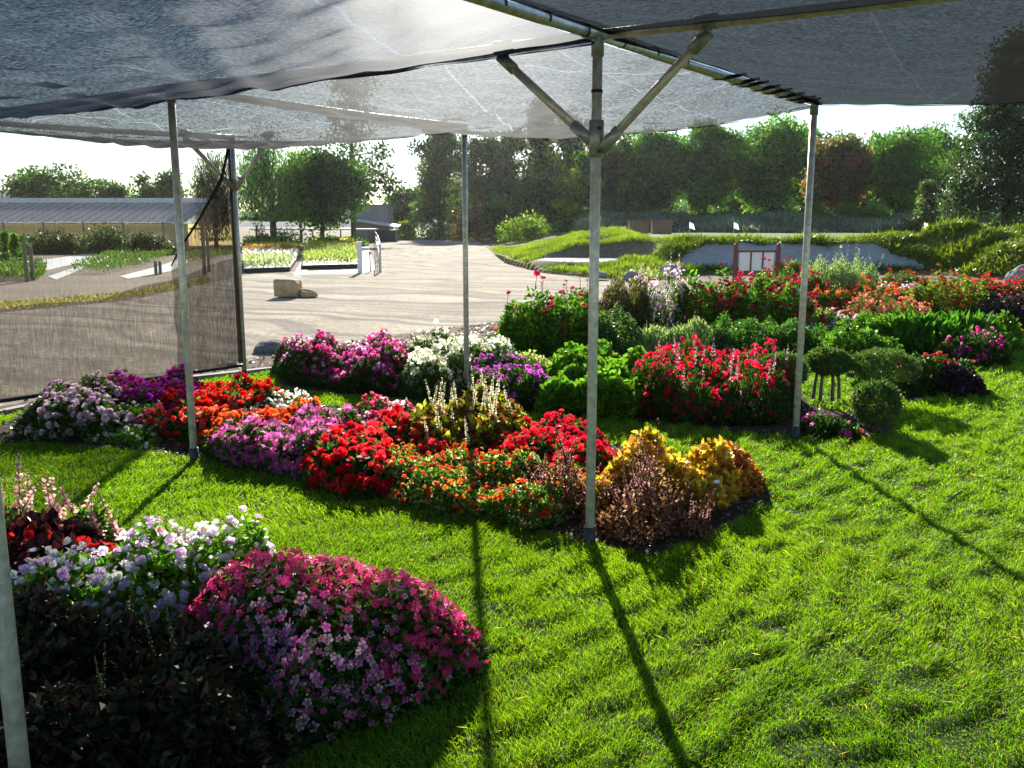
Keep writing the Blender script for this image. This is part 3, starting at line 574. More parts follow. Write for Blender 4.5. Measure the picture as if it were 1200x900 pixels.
mclump('foliage_clump','leafy green clump behind the oval clipped topiary',1000,436,90,.46,.9,(GB[0],G[0]),2600,.07,.04,None,None,70,cat='foliage plant')
mclump('foliage_clump','dense soft green bush immediately right of the right post',930,424,80,.5,.8,((.06,.15,.03),(.09,.2,.04)),4200,.05,.02,None,None,71,cat='foliage plant')
mclump('flower_clump','pale lilac cushion of flowers behind the green clumps',972,400,66,.36,.6,G,2400,.05,.025,dict(dens=300,rad=.028,cols=[(.75,.5,.7),(.8,.6,.75)],kind='frill'),None,72)
mclump('flower_clump','dusty rose flower tuft beside the strap leaved plants',1022,412,44,.42,.4,G,2400,.05,.02,dict(dens=240,rad=.026,cols=[(.66,.3,.45)],kind='frill'),None,73)
mclump('flower_clump','magenta pink flowers at the right end of the strap leaves',1140,430,66,.42,.6,GD,2800,.05,.025,dict(dens=150,rad=.034,cols=[(.7,.05,.3),(.72,.2,.4)],kind='frill'),None,74)
mclump('flower_clump','low green clump with dark red flower heads near right lawn edge',1070,464,110,.36,.7,GD,3200,.05,.03,dict(dens=45,rad=.035,cols=[(.45,.03,.05),(.5,.08,.05)],kind='frill'),None,75)
mclump('foliage_clump','black purple leaved plant at the lawn corner of the right bed',1118,466,46,.36,.4,((.035,.02,.03),(.06,.03,.04)),3200,.05,.03,None,None,76,lmat='leafdark',cat='foliage plant')
mclump('flower_clump','tiny bright orange plant on bare soil at the right edge',1187,397,22,.2,.3,((.6,.25,.03),(.5,.3,.05)),3000,.05,.03,None,None,77,r=.1)
mclump('foliage_clump','broad green leafy row along the right lawn edge',1160,412,60,.5,.7,(GB[0],G[1]),2200,.08,.05,None,None,78,cat='foliage plant')
mclump('flower_clump','orange daisies on green far back near the white plant label',1062,350,60,.55,.8,G,2200,.06,.03,zin(55,[(.78,.25,.03),(.7,.1,.02)],.05),None,79)
mclump('flower_clump','red flowers in sparse row right of the silver shrub',1135,360,70,.55,.9,G,2200,.06,.03,zin(45,[(.7,.05,.04),(.7,.15,.03)],.07),None,80)
mclump('flower_clump','pink red zinnia like row left of the silver shrub at the back',925,366,90,.72,.9,G,2200,.07,.035,zin(45,RZ,.1),None,81)

# clipped topiary
def topiary(label,px,yb,D,rx,rz,zc,stems,seed):
    rng=np.random.default_rng(seed); X=(px-600)/F*(D*cp+CAMZ*sp_)
    t=thing('topiary',label,'topiary',(X,D,0),'clipped topiary plants by the right post')
    n=5200; d=norm(rng.normal(size=(n,3))); rad=1-np.abs(rng.normal(0,.10,n))+(rng.uniform(0,1,n)<.07)*rng.uniform(0,.2,n)
    b=1+.09*np.sin(d[:,0]*9+seed)*np.sin(d[:,1]*8)
    P=np.column_stack([X+d[:,0]*rx*rad*b,D+d[:,1]*rx*rad*b,zc+d[:,2]*rz*rad*b])
    ax=norm(d*.4+np.array([0,0,.5])+rng.normal(size=(n,3))*.7); nn,u,s=frames(ax,rng)
    mb=MB(); leaves6(mb,P,ax,s,.04*rng.uniform(.6,1.3,n),.008,mixcols([(.10,.17,.05),(.14,.21,.07),(.07,.12,.04)],n,rng)); mb.build('crown',M['leaf'],t)
    for dx,dy in stems:
        mb=MB(); mb.tube([(X+dx,D+dy,0),(X+dx*.9,D+dy,zc*.5),(X+dx*.7,D+dy,zc-rz*.3)],[.02,.016,.014],7); mb.build('stem',M['bark2'],t)
topiary('flat topped clipped topiary standing on four bare stems',968,0,8.45,.20,.115,.40,[(-.13,0),(-.05,.03),(.05,-.02),(.13,.02)],1)
topiary('domed topiary partly hidden behind the right post',916,0,8.3,.20,.15,.34,[(-.04,0),(.05,.02)],2)
topiary('wide oval clipped topiary behind the small round one',1032,0,8.4,.29,.15,.36,[(-.08,0),(.08,.03)],3)
topiary('small round clipped ball at the lawn corner of the back bed',1025,0,7.22,.18,.17,.24,[(0,0),(.03,.02)],4)
# plant labels on stakes
for i,(px,yb,D,lab) in enumerate([(1070,345,15.5,'white plant label tag on a stake among orange daisies in the right bed'),(838,590,5.05,'small white plant label in the shade of the rust coleus'),(936,385,14.5,'white plant label half hidden behind the right post')]):
    X=(px-600)/F*(D*cp+CAMZ*sp_); z=.62 if D>10 else .22
    t=thing('plant_label',lab,'plant label',(X,D,0),'plant labels on stakes')
    mb=MB(); mb.tube([(X,D+.006,0),(X,D+.006,z)],.005,6); mb.build('stake',M['sleeve'],t)
    s=1. if D>10 else .22
    mb=MB(); mb.box((X,D-.01,z),(.13*s,.008,.09*s),tilt=-.5); mb.build('tag',M['white'],t)

# ------------------------------------------------------------------ SHADE HOUSE
H_=2.60
Rv=np.array([1.85,2.41]); Lv=np.array([-2.73,1.75]); C0=at_z(691,640)[:2]
Rh=Rv/np.linalg.norm(Rv); Lh=Lv/np.linalg.norm(Lv)
node=lambda a,b:C0+a*Rv+b*Lv
P00=C0; P10=at_z(932,515)[:2]; P01=at_z(228,542)[:2]; P11=at_z(547,466)[:2]; P12=at_z(287,445)[:2]; Pm0=np.array([-1.30,2.15])
P02=node(0,2); P0m=node(0,-1); P1m=node(1,-1); Pm1=node(-1,1); Pmm=node(-1,-1); Pm2=node(-1,2)
frame=thing('shade_canopy','galvanised pipe canopy of posts, beams and braces carrying the shade netting','canopy',(C0[0],C0[1],0))
def post(p,label=None,r=.0255):
    mb=MB(); mb.tube([(p[0],p[1],.10),(p[0],p[1],1.3),(p[0],p[1],H_-.02)],r,16)
    o=mb.build('post',M['galv'],frame,True)
    mb=MB(); mb.tube([(p[0],p[1],-.05),(p[0],p[1],.11)],r*1.25,16); mb.build('ground_sleeve',M['sleeve'],o,True)
    mb=MB(); mb.tube([(p[0],p[1],H_-.10),(p[0],p[1],H_+.02)],r*1.22,14); mb.build('top_clamp',M['galv2'],o,True)
    return o
for p in (P00,P10,P01,P11,P12,Pm0,P0m,P02): pp_=post(p)
def beam(a,b,z0=H_,z1=H_,r=.024):
    mb=MB(); n=9; pts=[(a[0]+(b[0]-a[0])*t,a[1]+(b[1]-a[1])*t,z0+(z1-z0)*t-.015*math.sin(math.pi*t)) for t in np.linspace(0,1,n)]
    mb.tube(pts,r,14); return mb.build('beam',M['galv'],frame,True)
for a,b in ((Pm0,P00),(P00,P10),(P00,P01),(P00,P0m),(P01,P02),(P01,P11),(P0m,P1m),(P12,P02)): beam(a,b,r=.026)
def brace(p,d,zc=2.12,run=.55):
    d=d/np.linalg.norm(d); q=p+d*run
    mb=MB(); a=np.array([p[0]+d[0]*.05,p[1]+d[1]*.05,zc]); b=np.array([q[0],q[1],H_-.06])
    mb.tube([a,b],.022,14); o=mb.build('brace',M['galv'],frame,True)
    m2=MB(); dd=(b-a)/np.linalg.norm(b-a); m2.tube([a-dd*.03,a+dd*.10],.030,12); m2.build('end_fitting',M['galv2'],o,True)
    m2=MB(); m2.tube([b-dd*.09,b+dd*.02],.030,12); m2.tube([b-dd*.01,(q[0],q[1],H_-.01)],.028,12); m2.build('end_fitting',M['galv2'],o,True)
    m2=MB(); m2.tube([(q[0]-d[0]*.05,q[1]-d[1]*.05,H_-.003),(q[0]+d[0]*.05,q[1]+d[1]*.05,H_-.003)],.034,14); m2.build('beam_clamp',M['galv2'],o,True)
    return o
brace(P00,Lh); brace(P00,-Lh,2.08); brace(P12,-Lh,2.1); brace(P12,-Rh,2.1)
mb=MB(); mb.tube([(P00[0],P00[1],2.02),(P00[0],P00[1],2.20)],.037,16); mb.build('brace_collar',M['galv2'],frame,True)
for k_ in range(2):
    mb=MB(); z_=2.05+.11*k_; mb.tube([(P00[0]+.01,P00[1]-.030,z_),(P00[0]+.012,P00[1]-.052,z_)],.009,6); mb.build('bolt',M['sleeve'],frame,True)
mb=MB(); mb.tube([(P12[0],P12[1],2.04),(P12[0],P12[1],2.16)],.036,16); mb.build('brace_collar',M['galv2'],frame,True)
mb=MB(); mb.tube([(P00[0],P00[1],2.33),(P00[0],P00[1],2.345)],.0285,16); mb.build('tape_band',M['black'],frame,True)
mb=MB(); mb.tube([(Pm0[0],Pm0[1],1.13),(Pm0[0],Pm0[1],1.137)],.029,16); mb.tube([(Pm0[0]+.028,Pm0[1],1.134),(Pm0[0]+.06,Pm0[1]-.01,1.15)],.0018,5); mb.build('wire_tie',M['black'],frame,True)
mb=MB()
# ties along the ridge beam
for t in np.linspace(-.95,.3,12):
    c=P00+ (P10-P00)*t if t>0 else P00+(Pm0-P00)*(-t)
    dn=(P10-P00)/np.linalg.norm(P10-P00); mb.tube([(c[0]-dn[0]*.006,c[1]-dn[1]*.006,H_),(c[0]+dn[0]*.006,c[1]+dn[1]*.006,H_)],.031,12)
mb.build('cable_tie',M['black'],frame,True)

M['shadecloth']=net_mat('greenhouse_roof_cloth',.66,(.58,.61,.66),(.62,.63,.66),.03,.5,0.)
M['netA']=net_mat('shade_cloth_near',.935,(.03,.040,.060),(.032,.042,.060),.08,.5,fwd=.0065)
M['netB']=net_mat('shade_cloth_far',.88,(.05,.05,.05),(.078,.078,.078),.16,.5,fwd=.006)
M['netR']=net_mat('shade_cloth_right',.95,(.028,.030,.029),(.030,.031,.028),.035,.5,.5)
M['netC']=net_mat('shade_cloth_curtain',.50,(.035,.03,.025),(.048,.038,.026),.12,.5,0.,(1,1,.12))
M['netC2']=net_mat('shade_cloth_thin',.22,(.035,.03,.025),(.048,.038,.026),.10,.5,0.,(1,1,.12))
M['hem_shade_soft']=net_mat('shade_cloth_edge_shade',.55,(.03,.027,.025),(.05,.045,.042),.10,.5,0.)
M['hem_shade']=net_mat('shade_cloth_hem',.97,(.02,.018,.018),(.03,.027,.025),.02,.5)
def net(name,label,c00,c10,c11,c01,mat,sag=.18,edge=(0,0,0,0),nu=60,nv=60,z=H_-.035,seed=1,hem_shade=(1,1,1,1),inset=0.,lift=None,wr=.005):
    """c00..c01 plan corners (going round); edge: sag of each side u0(v=0),u1(v=1),v0(u=0),v1(u=1)"""
    rng=np.random.default_rng(seed)
    u,v=np.meshgrid(np.linspace(0,1,nu),np.linspace(0,1,nv),indexing='ij')
    P=(1-u)[...,None]*(1-v)[...,None]*c00+u[...,None]*(1-v)[...,None]*c10+u[...,None]*v[...,None]*c11+(1-u)[...,None]*v[...,None]*c01
    su=4*u*(1-u); sv=4*v*(1-v)
    zz=z-sag*(su*sv)**.75-edge[0]*su*(1-v)**2-edge[1]*su*v**2-edge[2]*sv*(1-u)**2-edge[3]*sv*u**2
    # folds radiating from the pinned corners and along the cloth
    for _ in range(10):
        a=rng.uniform(0,6.28); k=rng.uniform(8,26); zz=zz+wr*rng.uniform(.3,1)*np.sin((P[...,0]*math.cos(a)+P[...,1]*math.sin(a))*k+rng.uniform(0,6.28)+1.5*np.sin(P[...,0]*2+P[...,1]*1.3))*(su*sv)**.4*rng.uniform(.3,1)
    t=thing(name,label,'shade netting',(P[...,0].mean(),P[...,1].mean(),z))
    mb=MB(); mb.grid(np.concatenate([P,zz[...,None]],-1)); mb.build('netting',mat,t,True)
    hb=MB(); w=max(3,nu//16); hb2=MB(); G_=np.concatenate([P,(zz-.006)[...,None]],-1)  # extra cloth strips imitate the dark gradient where panel edges curve away
    if hem_shade[0]: hb.grid(G_[:,:w])
    if hem_shade[1]: hb.grid(G_[:,-w:])
    if hem_shade[2]: hb.grid(G_[:w])
    if hem_shade[3]: hb.grid(G_[-w:])
    if hb.n: hb.build('hem_shade',M['hem_shade_soft'],t,True)
    G2=np.concatenate([P,(zz-.010)[...,None]],-1); w=2  # narrow second strip deepens the imitated edge darkening
    if hem_shade[0]: hb2.grid(G2[:,:w])
    if hem_shade[1]: hb2.grid(G2[:,-w:])
    if hem_shade[2]: hb2.grid(G2[:w])
    if hem_shade[3]: hb2.grid(G2[-w:])
    if hb2.n: hb2.build('selvedge_shade',M['hem_shade'],t,True)
    return t,G_
V2=lambda p:np.array(p[:2],float)
o_=Lh*.0
net('shade_net','large near shade net panel sagging over the whole upper left',V2(Pm0),V2(P00),V2(P02),V2(Pm2),M['netA'],.19,(0,0,0,.02),nu=70,nv=130,seed=1,hem_shade=(0,0,0,1),wr=.014)
net('shade_net','bright sunlit far shade net panel over the back flower beds',V2(P00),V2(P10),V2(P11),V2(P01),M['netB'],.14,(0,0,.0,.11),seed=3,hem_shade=(0,0,0,1),wr=.012)
net('shade_net','far left shade net panel over the corner post with two braces',V2(P01),V2(P11),V2(P12),V2(P02),M['netB'],.14,(0,.05,.0,.04),seed=4,hem_shade=(0,1,0,1),wr=.012)
e0=(P10-P00)/np.linalg.norm(P10-P00); off=-Lh*.07
tR,GR=net('shade_net','dark brownish shade net panel at upper right laced to the ridge pipe',V2(P00)+off,V2(P10)+off*.4,V2(P1m),V2(P0m),M['netR'],.12,(-.02,0,.0,.07),seed=5,hem_shade=(1,0,0,1),z=H_-.02)
net('shade_net','dark shade net panel overhead at the top edge right of centre',V2(Pm0)+off,V2(P00)+off,V2(P0m),V2(Pmm),M['netR'],.10,(0,0,0,.02),seed=6,hem_shade=(1,0,0,0),z=H_-.0)
# lacing between the ridge pipe and the right hand net
mb=MB(); nl=8; lr=np.random.default_rng(4)
for i in range(nl):
    t0=.46+.52*i/nl+lr.normal(0,.008); t1=t0+.52/nl*lr.uniform(.5,1.0)
    c=P00+(P10-P00)*t0; d=P00+(P10-P00)*t1
    mb.tube([(c[0]+Lh[0]*.05,c[1]+Lh[1]*.05,H_-.03),(c[0],c[1],H_-.036),((c[0]+d[0])/2-Lh[0]*.03,(c[1]+d[1])/2-Lh[1]*.03,H_-.02),(d[0]-Lh[0]*.10,d[1]-Lh[1]*.10,H_+.0)],[.008,.012,.014,.009],6)
mb.build('lacing_strap',M['strap'],tR,True)
# hanging side curtain
ca=at_z(284,428,.22)[:2]; cb=at_z(0,470,.22)[:2]; cd=(cb-ca)/np.linalg.norm(cb-ca); cn=np.array([-cd[1],cd[0]])
def on_curtain(px,py):
    d=ray(px,py); o=np.array([0,0,CAMZ]); tt=((ca-o[:2])@cn)/(d[:2]@cn); q=o+d*tt; return (q[:2]-ca)@cd, q[2]
tops=[on_curtain(*q) for q in ((284,170),(262,210),(235,258),(213,292),(203,312))]
ss=np.array([a for a,b in tops]); zt=np.array([b for a,b in tops]); ss[0]=-.01
t=thing('side_curtain','see through shade net curtain hanging beside the gravel road at left','side curtain',(ca[0],ca[1],.22))
nu,nv=120,40; smax=on_curtain(-140,400)[0]; sg=np.linspace(0,smax,nu); ztop=np.full(nu,H_-.03)-.10*np.abs(np.sin(sg*1.9))*.5
rng=np.random.default_rng(5)
Gc=np.zeros((nu,nv,3))
for j,v in enumerate(np.linspace(0,1,nv)):
    w=.018*np.sin(sg*23+3*np.sin(sg*3))*np.exp(-sg*1.1)+.006*np.sin(sg*9+v*4)
    Gc[:,j,0]=ca[0]+cd[0]*sg+cn[0]*w; Gc[:,j,1]=ca[1]+cd[1]*sg+cn[1]*w; Gc[:,j,2]=.22+(ztop-.22)*v+ (0)
mb=MB(); mb.grid(Gc); mb.build('netting',M['netC2'],t,True)
k=int(nu*.30); off3=np.array([cn[0]*.03,cn[1]*.03,0])
zz_=np.array(zt)[::-1]; sss=np.array(ss)[::-1]
Fc=np.zeros((40,nv,3))
for j in range(nv):
    zj=.22+(H_-.05-.22)*j/(nv-1); se=float(np.interp(zj,zz_,sss)) if zj>zz_[0] else sss[0]+.012*math.sin(j*.8)
    a_=np.linspace(0,max(se,.004),40); w=.018*np.sin(a_*23+3*np.sin(a_*3))*np.exp(-a_*1.1)
    Fc[:,j,0]=ca[0]+cd[0]*a_+cn[0]*(w-.03); Fc[:,j,1]=ca[1]+cd[1]*a_+cn[1]*(w-.03); Fc[:,j,2]=zj
mb=MB(); mb.grid(Fc); o2=mb.build('folded_netting',M['netC'],t,True); o2['label']='doubled gathered netting next to the corner post'
Lc=Gc.copy(); Lc[:,:,0]-=cn[0]*.012; Lc[:,:,1]-=cn[1]*.012
zl=np.array([on_curtain(x_,y_) for x_,y_ in ((284,300),(205,325),(120,350),(0,362),(-140,368))])
for j in range(nv): Lc[:,j,2]=.22+(np.interp(sg,zl[:,0],zl[:,1])+.012*np.sin(sg*7)-.22)*j/(nv-1)
mb=MB(); mb.grid(Lc); mb.build('lower_netting',M['netC'],t,True)
mb=MB(); cq=[(ca[0]+cd[0]*a-cn[0]*.035,ca[1]+cd[1]*a-cn[1]*.035,b) for a,b in zip(ss,zt)]; mb.tube(cq,np.linspace(.02,.007,len(cq)),8); mb.build('gathered_fold',M['strap'],t,True)
mb=MB(); mb.tube([Gc[i,0] for i in range(0,nu,4)],.018,8); mb.build('bottom_hem',M['strap'],t,True)
mb=MB(); mb.tube([(P12[0]-.03,P12[1]-.035,.2),(P12[0]-.03,P12[1]-.035,2.5)],[.022,.014],8); mb.build('side_cord',M['strap'],t,True)

# ------------------------------------------------------------------ MOUND, BUNKERS, PUTTING GREEN
base=np.array([(-6,130),(-2.9,82),(-1.2,54),(-.2,39),(1.1,31.8),(2.5,29),(4,26.6),(5.6,29.5),(6.6,31),(14.2,31.2),(15.2,27.5),(22,26),(40,27),(90,40),(90,130)],float)
nx_,ny_=260,300
xs=np.concatenate([np.linspace(-6,18,190),np.linspace(18.4,90,70)]); ys=np.concatenate([np.linspace(25,50,170),np.linspace(50.3,130,130)])
X,Y=np.meshgrid(xs,ys,indexing='ij')
d_,_,_=poly_dist(base,X.ravel(),Y.ravel()); ins=poly_contains(base,X.ravel(),Y.ravel())
s_=np.where(ins,d_,-d_).reshape(X.shape)
sm=lambda q:np.clip(q,0,1)**2*(3-2*np.clip(q,0,1))
right=sm((X-4.6)/2.)
Zl=1.0*sm((s_+.2)/8)+.65*np.exp(-((X-4.)/4.)**2-((Y-42)/8)**2)
wid=np.where((X>5.4)&(X<14.9),2.3,3.0)
Zr=1.0*sm((s_+.1)/wid)+.05
Z=Zl*(1-right)+Zr*right
bump=noise2(X,Y,np.random.default_rng(2),2.2,7)*.05+noise2(X,Y,np.random.default_rng(3),.9,5)*.06
shag=sm((X-13.8)/1.5)*np.exp(-np.clip(s_-3,0,9)**2/6)
Z=Z+bump*sm(s_/1.5)*(1-sm((s_-6)/4)*right*.9)+shag*.38*np.abs(noise2(X,Y,np.random.default_rng(4),1.3,4))*sm(s_/1.)
bk=((X-3.1)/2.1)**2+((Y-34.6)/2.0)**2
Zb=.33
Z=np.where(bk<1,Zb+.02*bk,np.where(bk<1.7,Zb+(Z-Zb)*sm((bk-1)/.7),Z))
# rising lavender bank behind the green
bank=sm((Y-66)/14)*right; Z=Z+bank*1.1
Z=np.where(s_<-.05,-.15,Z)
mb=MB(); mb.grid(np.stack([X,Y,Z],-1))
q=mb.Q[0]; cx=X.ravel()[q].mean(1); cy=Y.ravel()[q].mean(1); cs=s_.ravel()[q].mean(1); cb_=bk.ravel()[q].mean(1)
mi=np.zeros(len(q),int)
mi[(cb_<1.0)]=1
bw=np.sqrt(np.clip(1-np.abs((cx-10.1)/4.5)**3,0,1)); jn=.16*np.sin(cx*2.1)+.11*np.sin(cx*5.3+1)
mi[(cs<1.95*bw+jn)&(cs>.42+jn*.5)]=4
mi[(cx>6.)&(cs>4.2)&(cy<66)]=2
mi[(cb_>=1.0)&(cb_<1.5)&(cy>34.6)]=3
mb.M=[mi]
kind(mb.build('terrain_mound',[M['dryturf'],M['sand'],M['green'],M['dirt'],M['sand_shaded']],None,True),'structure')
from bisect import bisect
def terr(x,y):
    i=np.clip(np.searchsorted(xs,x)-1,0,len(xs)-2); j=np.clip(np.searchsorted(ys,y)-1,0,len(ys)-2)
    tx=(x-xs[i])/(xs[i+1]-xs[i]); ty=(y-ys[j])/(ys[j+1]-ys[j])
    return Z[i,j]*(1-tx)*(1-ty)+Z[i+1,j]*tx*(1-ty)+Z[i,j+1]*(1-tx)*ty+Z[i+1,j+1]*tx*ty
def gs(x,y,A=s_):
    i=np.clip(np.searchsorted(xs,x)-1,0,len(xs)-2); j=np.clip(np.searchsorted(ys,y)-1,0,len(ys)-2); return A[i,j]
rng=np.random.default_rng(8)
def mound_grass():
    mb=MB(); n=420000
    x=rng.uniform(-3,26,n); y=26+rng.uniform(0,1,n)**1.4*34; s=gs(x,y); b=gs(x,y,bk)
    k=(s>.1)&~(b<1.55)&~((s<1.85*np.sqrt(np.clip(1-np.abs((x-10.1)/4.5)**3,0,1))+.16*np.sin(x*2.1)+.11*np.sin(x*5.3+1))&(s>.42+.08*np.sin(x*2.1)))&~((x>6)&(s>4.4)); k&=~((x<5)&(s>14))
    x,y=x[k],y[k]; n=len(x); z=terr(x,y)
    nz=noise2(x,y,np.random.default_rng(21),3.5,6); lip=((x>5.5)&(x<14.6)&(gs(x,y)<3.2))
    L=(.17+.07*nz)*rng.uniform(.6,1.3,n)*np.where(lip|(x>14),1.7,1.); L=np.clip(L,.05,.6)
    az=np.where(lip|(x>14),-np.pi/2+rng.normal(0,.6,n),rng.uniform(0,6.28,n)); ti=np.where(lip|(x>14),np.abs(rng.normal(1.15,.3,n)),np.abs(rng.normal(.6,.3,n)))
    d=np.column_stack([np.cos(az)*np.sin(ti),np.sin(az)*np.sin(ti),np.cos(ti)])
    kites(mb,np.column_stack([x,y,z-.01]),d,norm(np.cross(d,rng.normal(size=(n,3)))),L,L*.09+.012,np.clip(np.array([[.12,.18,.022]])*np.where(lip|(x>14),1.05,1.6)[:,None]*(1+.3*nz[:,None]*np.array([[1,.7,1]]))*(1+.2*rng.normal(size=(n,1))),.01,.5))  # mound blades coloured brighter for grazing sun, lip blades darker as shaded face
    return mb
kind(mound_grass().build('long_grass',M['longgrass']),'stuff')
# lavender bank: low blue grey ground cover
n=26000; x=rng.uniform(5,60,n); y=rng.uniform(66,84,n); z=terr(x,y); nz=noise2(x,y,np.random.default_rng(31),.9,6); k=nz>-.9; x,y,z,nz=x[k],y[k],z[k],nz[k]; n=len(x)
d=norm(np.column_stack([rng.normal(0,.5,(n,2)),np.ones(n)])); mb=MB(); L=(.45+.28*nz).clip(.15,1.1)*rng.uniform(.6,1.2,n)
kites(mb,np.column_stack([x,y,z]),d,norm(np.cross(d,rng.normal(size=(n,3)))),L,.22,np.clip(np.array([[.13,.15,.15]])*(1+.25*nz[:,None])*(1+.2*rng.normal(size=(n,1))),.01,.5))
kind(mb.build('lavender_cover',M['tree']),'stuff')
# flags
for i,(px,D,lab) in enumerate([(808,44,'leftmost small white golf flag on the putting green'),(860,44,'small white golf flag left of the right post'),(1083,42,'largest white golf flag on the putting green at right')]):
    p=at_d(px,262,D); z0=float(terr(p[0],D)); t=thing('golf_flag',lab,'golf flag',(p[0],D,z0),'flags on the putting green')
    mb=MB(); mb.tube([(p[0],D,z0),(p[0],D,z0+.72)],.012,6); mb.build('flag_stick',M['white'],t)
    u,v=np.meshgrid(np.linspace(0,1,7),np.linspace(0,1,5),indexing='ij'); mb=MB(); mb.grid(np.stack([p[0]+.012+u*.26-.08*u*v,D+.04*np.sin(u*6),z0+.45+v*.26-.10*u],-1)); mb.build('flag_cloth',M['petal'],t)
# noticeboard
D=24.; t0=at_d(862,300,D); t1=at_d(912,300,D); z0=0.
t=thing('noticeboard','red brown framed board with three white panels before the grey bunker','noticeboard',((t0[0]+t1[0])/2,D,0))
for xx in (t0[0],t1[0]):
    mb=MB(); mb.tube([(xx,D,-.05),(xx,D,1.10),(xx,D,1.16),(xx,D,1.19)],[.062,.06,.05,.015],12); mb.build('post',M['redwood'],t)
W_=t1[0]-t0[0]
for zz in (.98,.44):
    mb=MB(); mb.box(((t0[0]+t1[0])/2,D,zz),(W_-.1,.05,.055)); mb.build('rail',M['redwood'],t)
for i in range(3):
    cxx=t0[0]+W_*(.22+.28*i); mb=MB(); mb.box((cxx,D+.005,.71),(W_*.25,.02,.48)); mb.build('white_panel',M['white'],t)
for i in range(2):
    cxx=t0[0]+W_*(.36+.28*i); mb=MB(); mb.box((cxx,D-.004,.71),(.04,.045,.48)); mb.build('mullion',M['redwood'],t)
# rocks
import bmesh
def rock(name,label,loc,size,mat,seed,group=None,squash=0.,cat='rock'):
    bm=bmesh.new(); bmesh.ops.create_icosphere(bm,subdivisions=4,radius=1); rr=np.random.default_rng(seed)
    W=[(norm(rr.normal(size=3)),rr.uniform(1.5,5),rr.uniform(0,6.28)) for _ in range(9)]
    for v in bm.verts:
        c=np.array(v.co); f=sum(math.sin(float(c@w)*k+p)/k for w,k,p in W)
        c=c*(1+.22*f+.018*rr.normal())
        if squash: c=np.sign(c)*np.abs(c)**(1-squash)
        v.co=Vector((c[0]*size[0],c[1]*size[1],max(c[2],-.5)*size[2]))
    me=bpy.data.meshes.new(name); bm.to_mesh(me); bm.free(); me.materials.append(mat); me.polygons.foreach_set('use_smooth',[False]*len(me.polygons))
    o=bpy.data.objects.new(name,me); COL.objects.link(o); o.location=Vector([float(a) for a in loc]); return tag(o,label,cat,group)
p=at_z(334,349); rock('boulder','squarish tan boulder on the gravel road at left of centre',(p[0],p[1]+.3,.16),(.31,.26,.27),M['rock'],3,None,.68)
p=at_z(356,349); rock('boulder','low rounded tan stone leaning right of the squarish boulder',(p[0]+.04,p[1]+.2,.08),(.24,.2,.14),M['rock'],4)
M['pile']=ground_mat('grey_gravel',((.16,.16,.165),(.36,.35,.34)),(9,30),1.,40)
p=at_z(318,414); rock('gravel_pile','small grey gravel heap beside the corner post',(p[0],p[1]+.25,.01),(.38,.28,.17),M['pile'],5,cat='gravel pile')
for i,(px,py,D,s,lab) in enumerate([(742,322,27.2,(.3,.25,.2),'grey boulder left of the gap at foot of the grass mound'),(786,318,28.8,(.36,.28,.26),'larger grey boulder near the left end of the grey bunker'),(1196,325,25.5,(.42,.3,.42),'pale grey boulder at right picture edge under shaggy mounds'),(700,330,27.8,(.3,.2,.15),'low grey rock at the mound foot behind the front post')]):
    p=at_d(px,py,D); rock('boulder',lab,(p[0],D,.12),s,M['rockgrey'],20+i)
# brown boxes beyond the mound
for px,lab in ((748,'reddish brown crate beyond the mound, left one of a pair'),(775,'reddish brown crate beyond the mound, right one of a pair')):
    p=at_d(px,263,58); z0=float(terr(p[0],58)); mb=MB(); mb.box((p[0],58,z0+.4),(1.2,.8,.8)); mb.box((p[0],58,z0+.83),(1.28,.88,.06)); tag(mb.build('planter_box',M['box']),lab,'crate','brown crates beyond the mound')

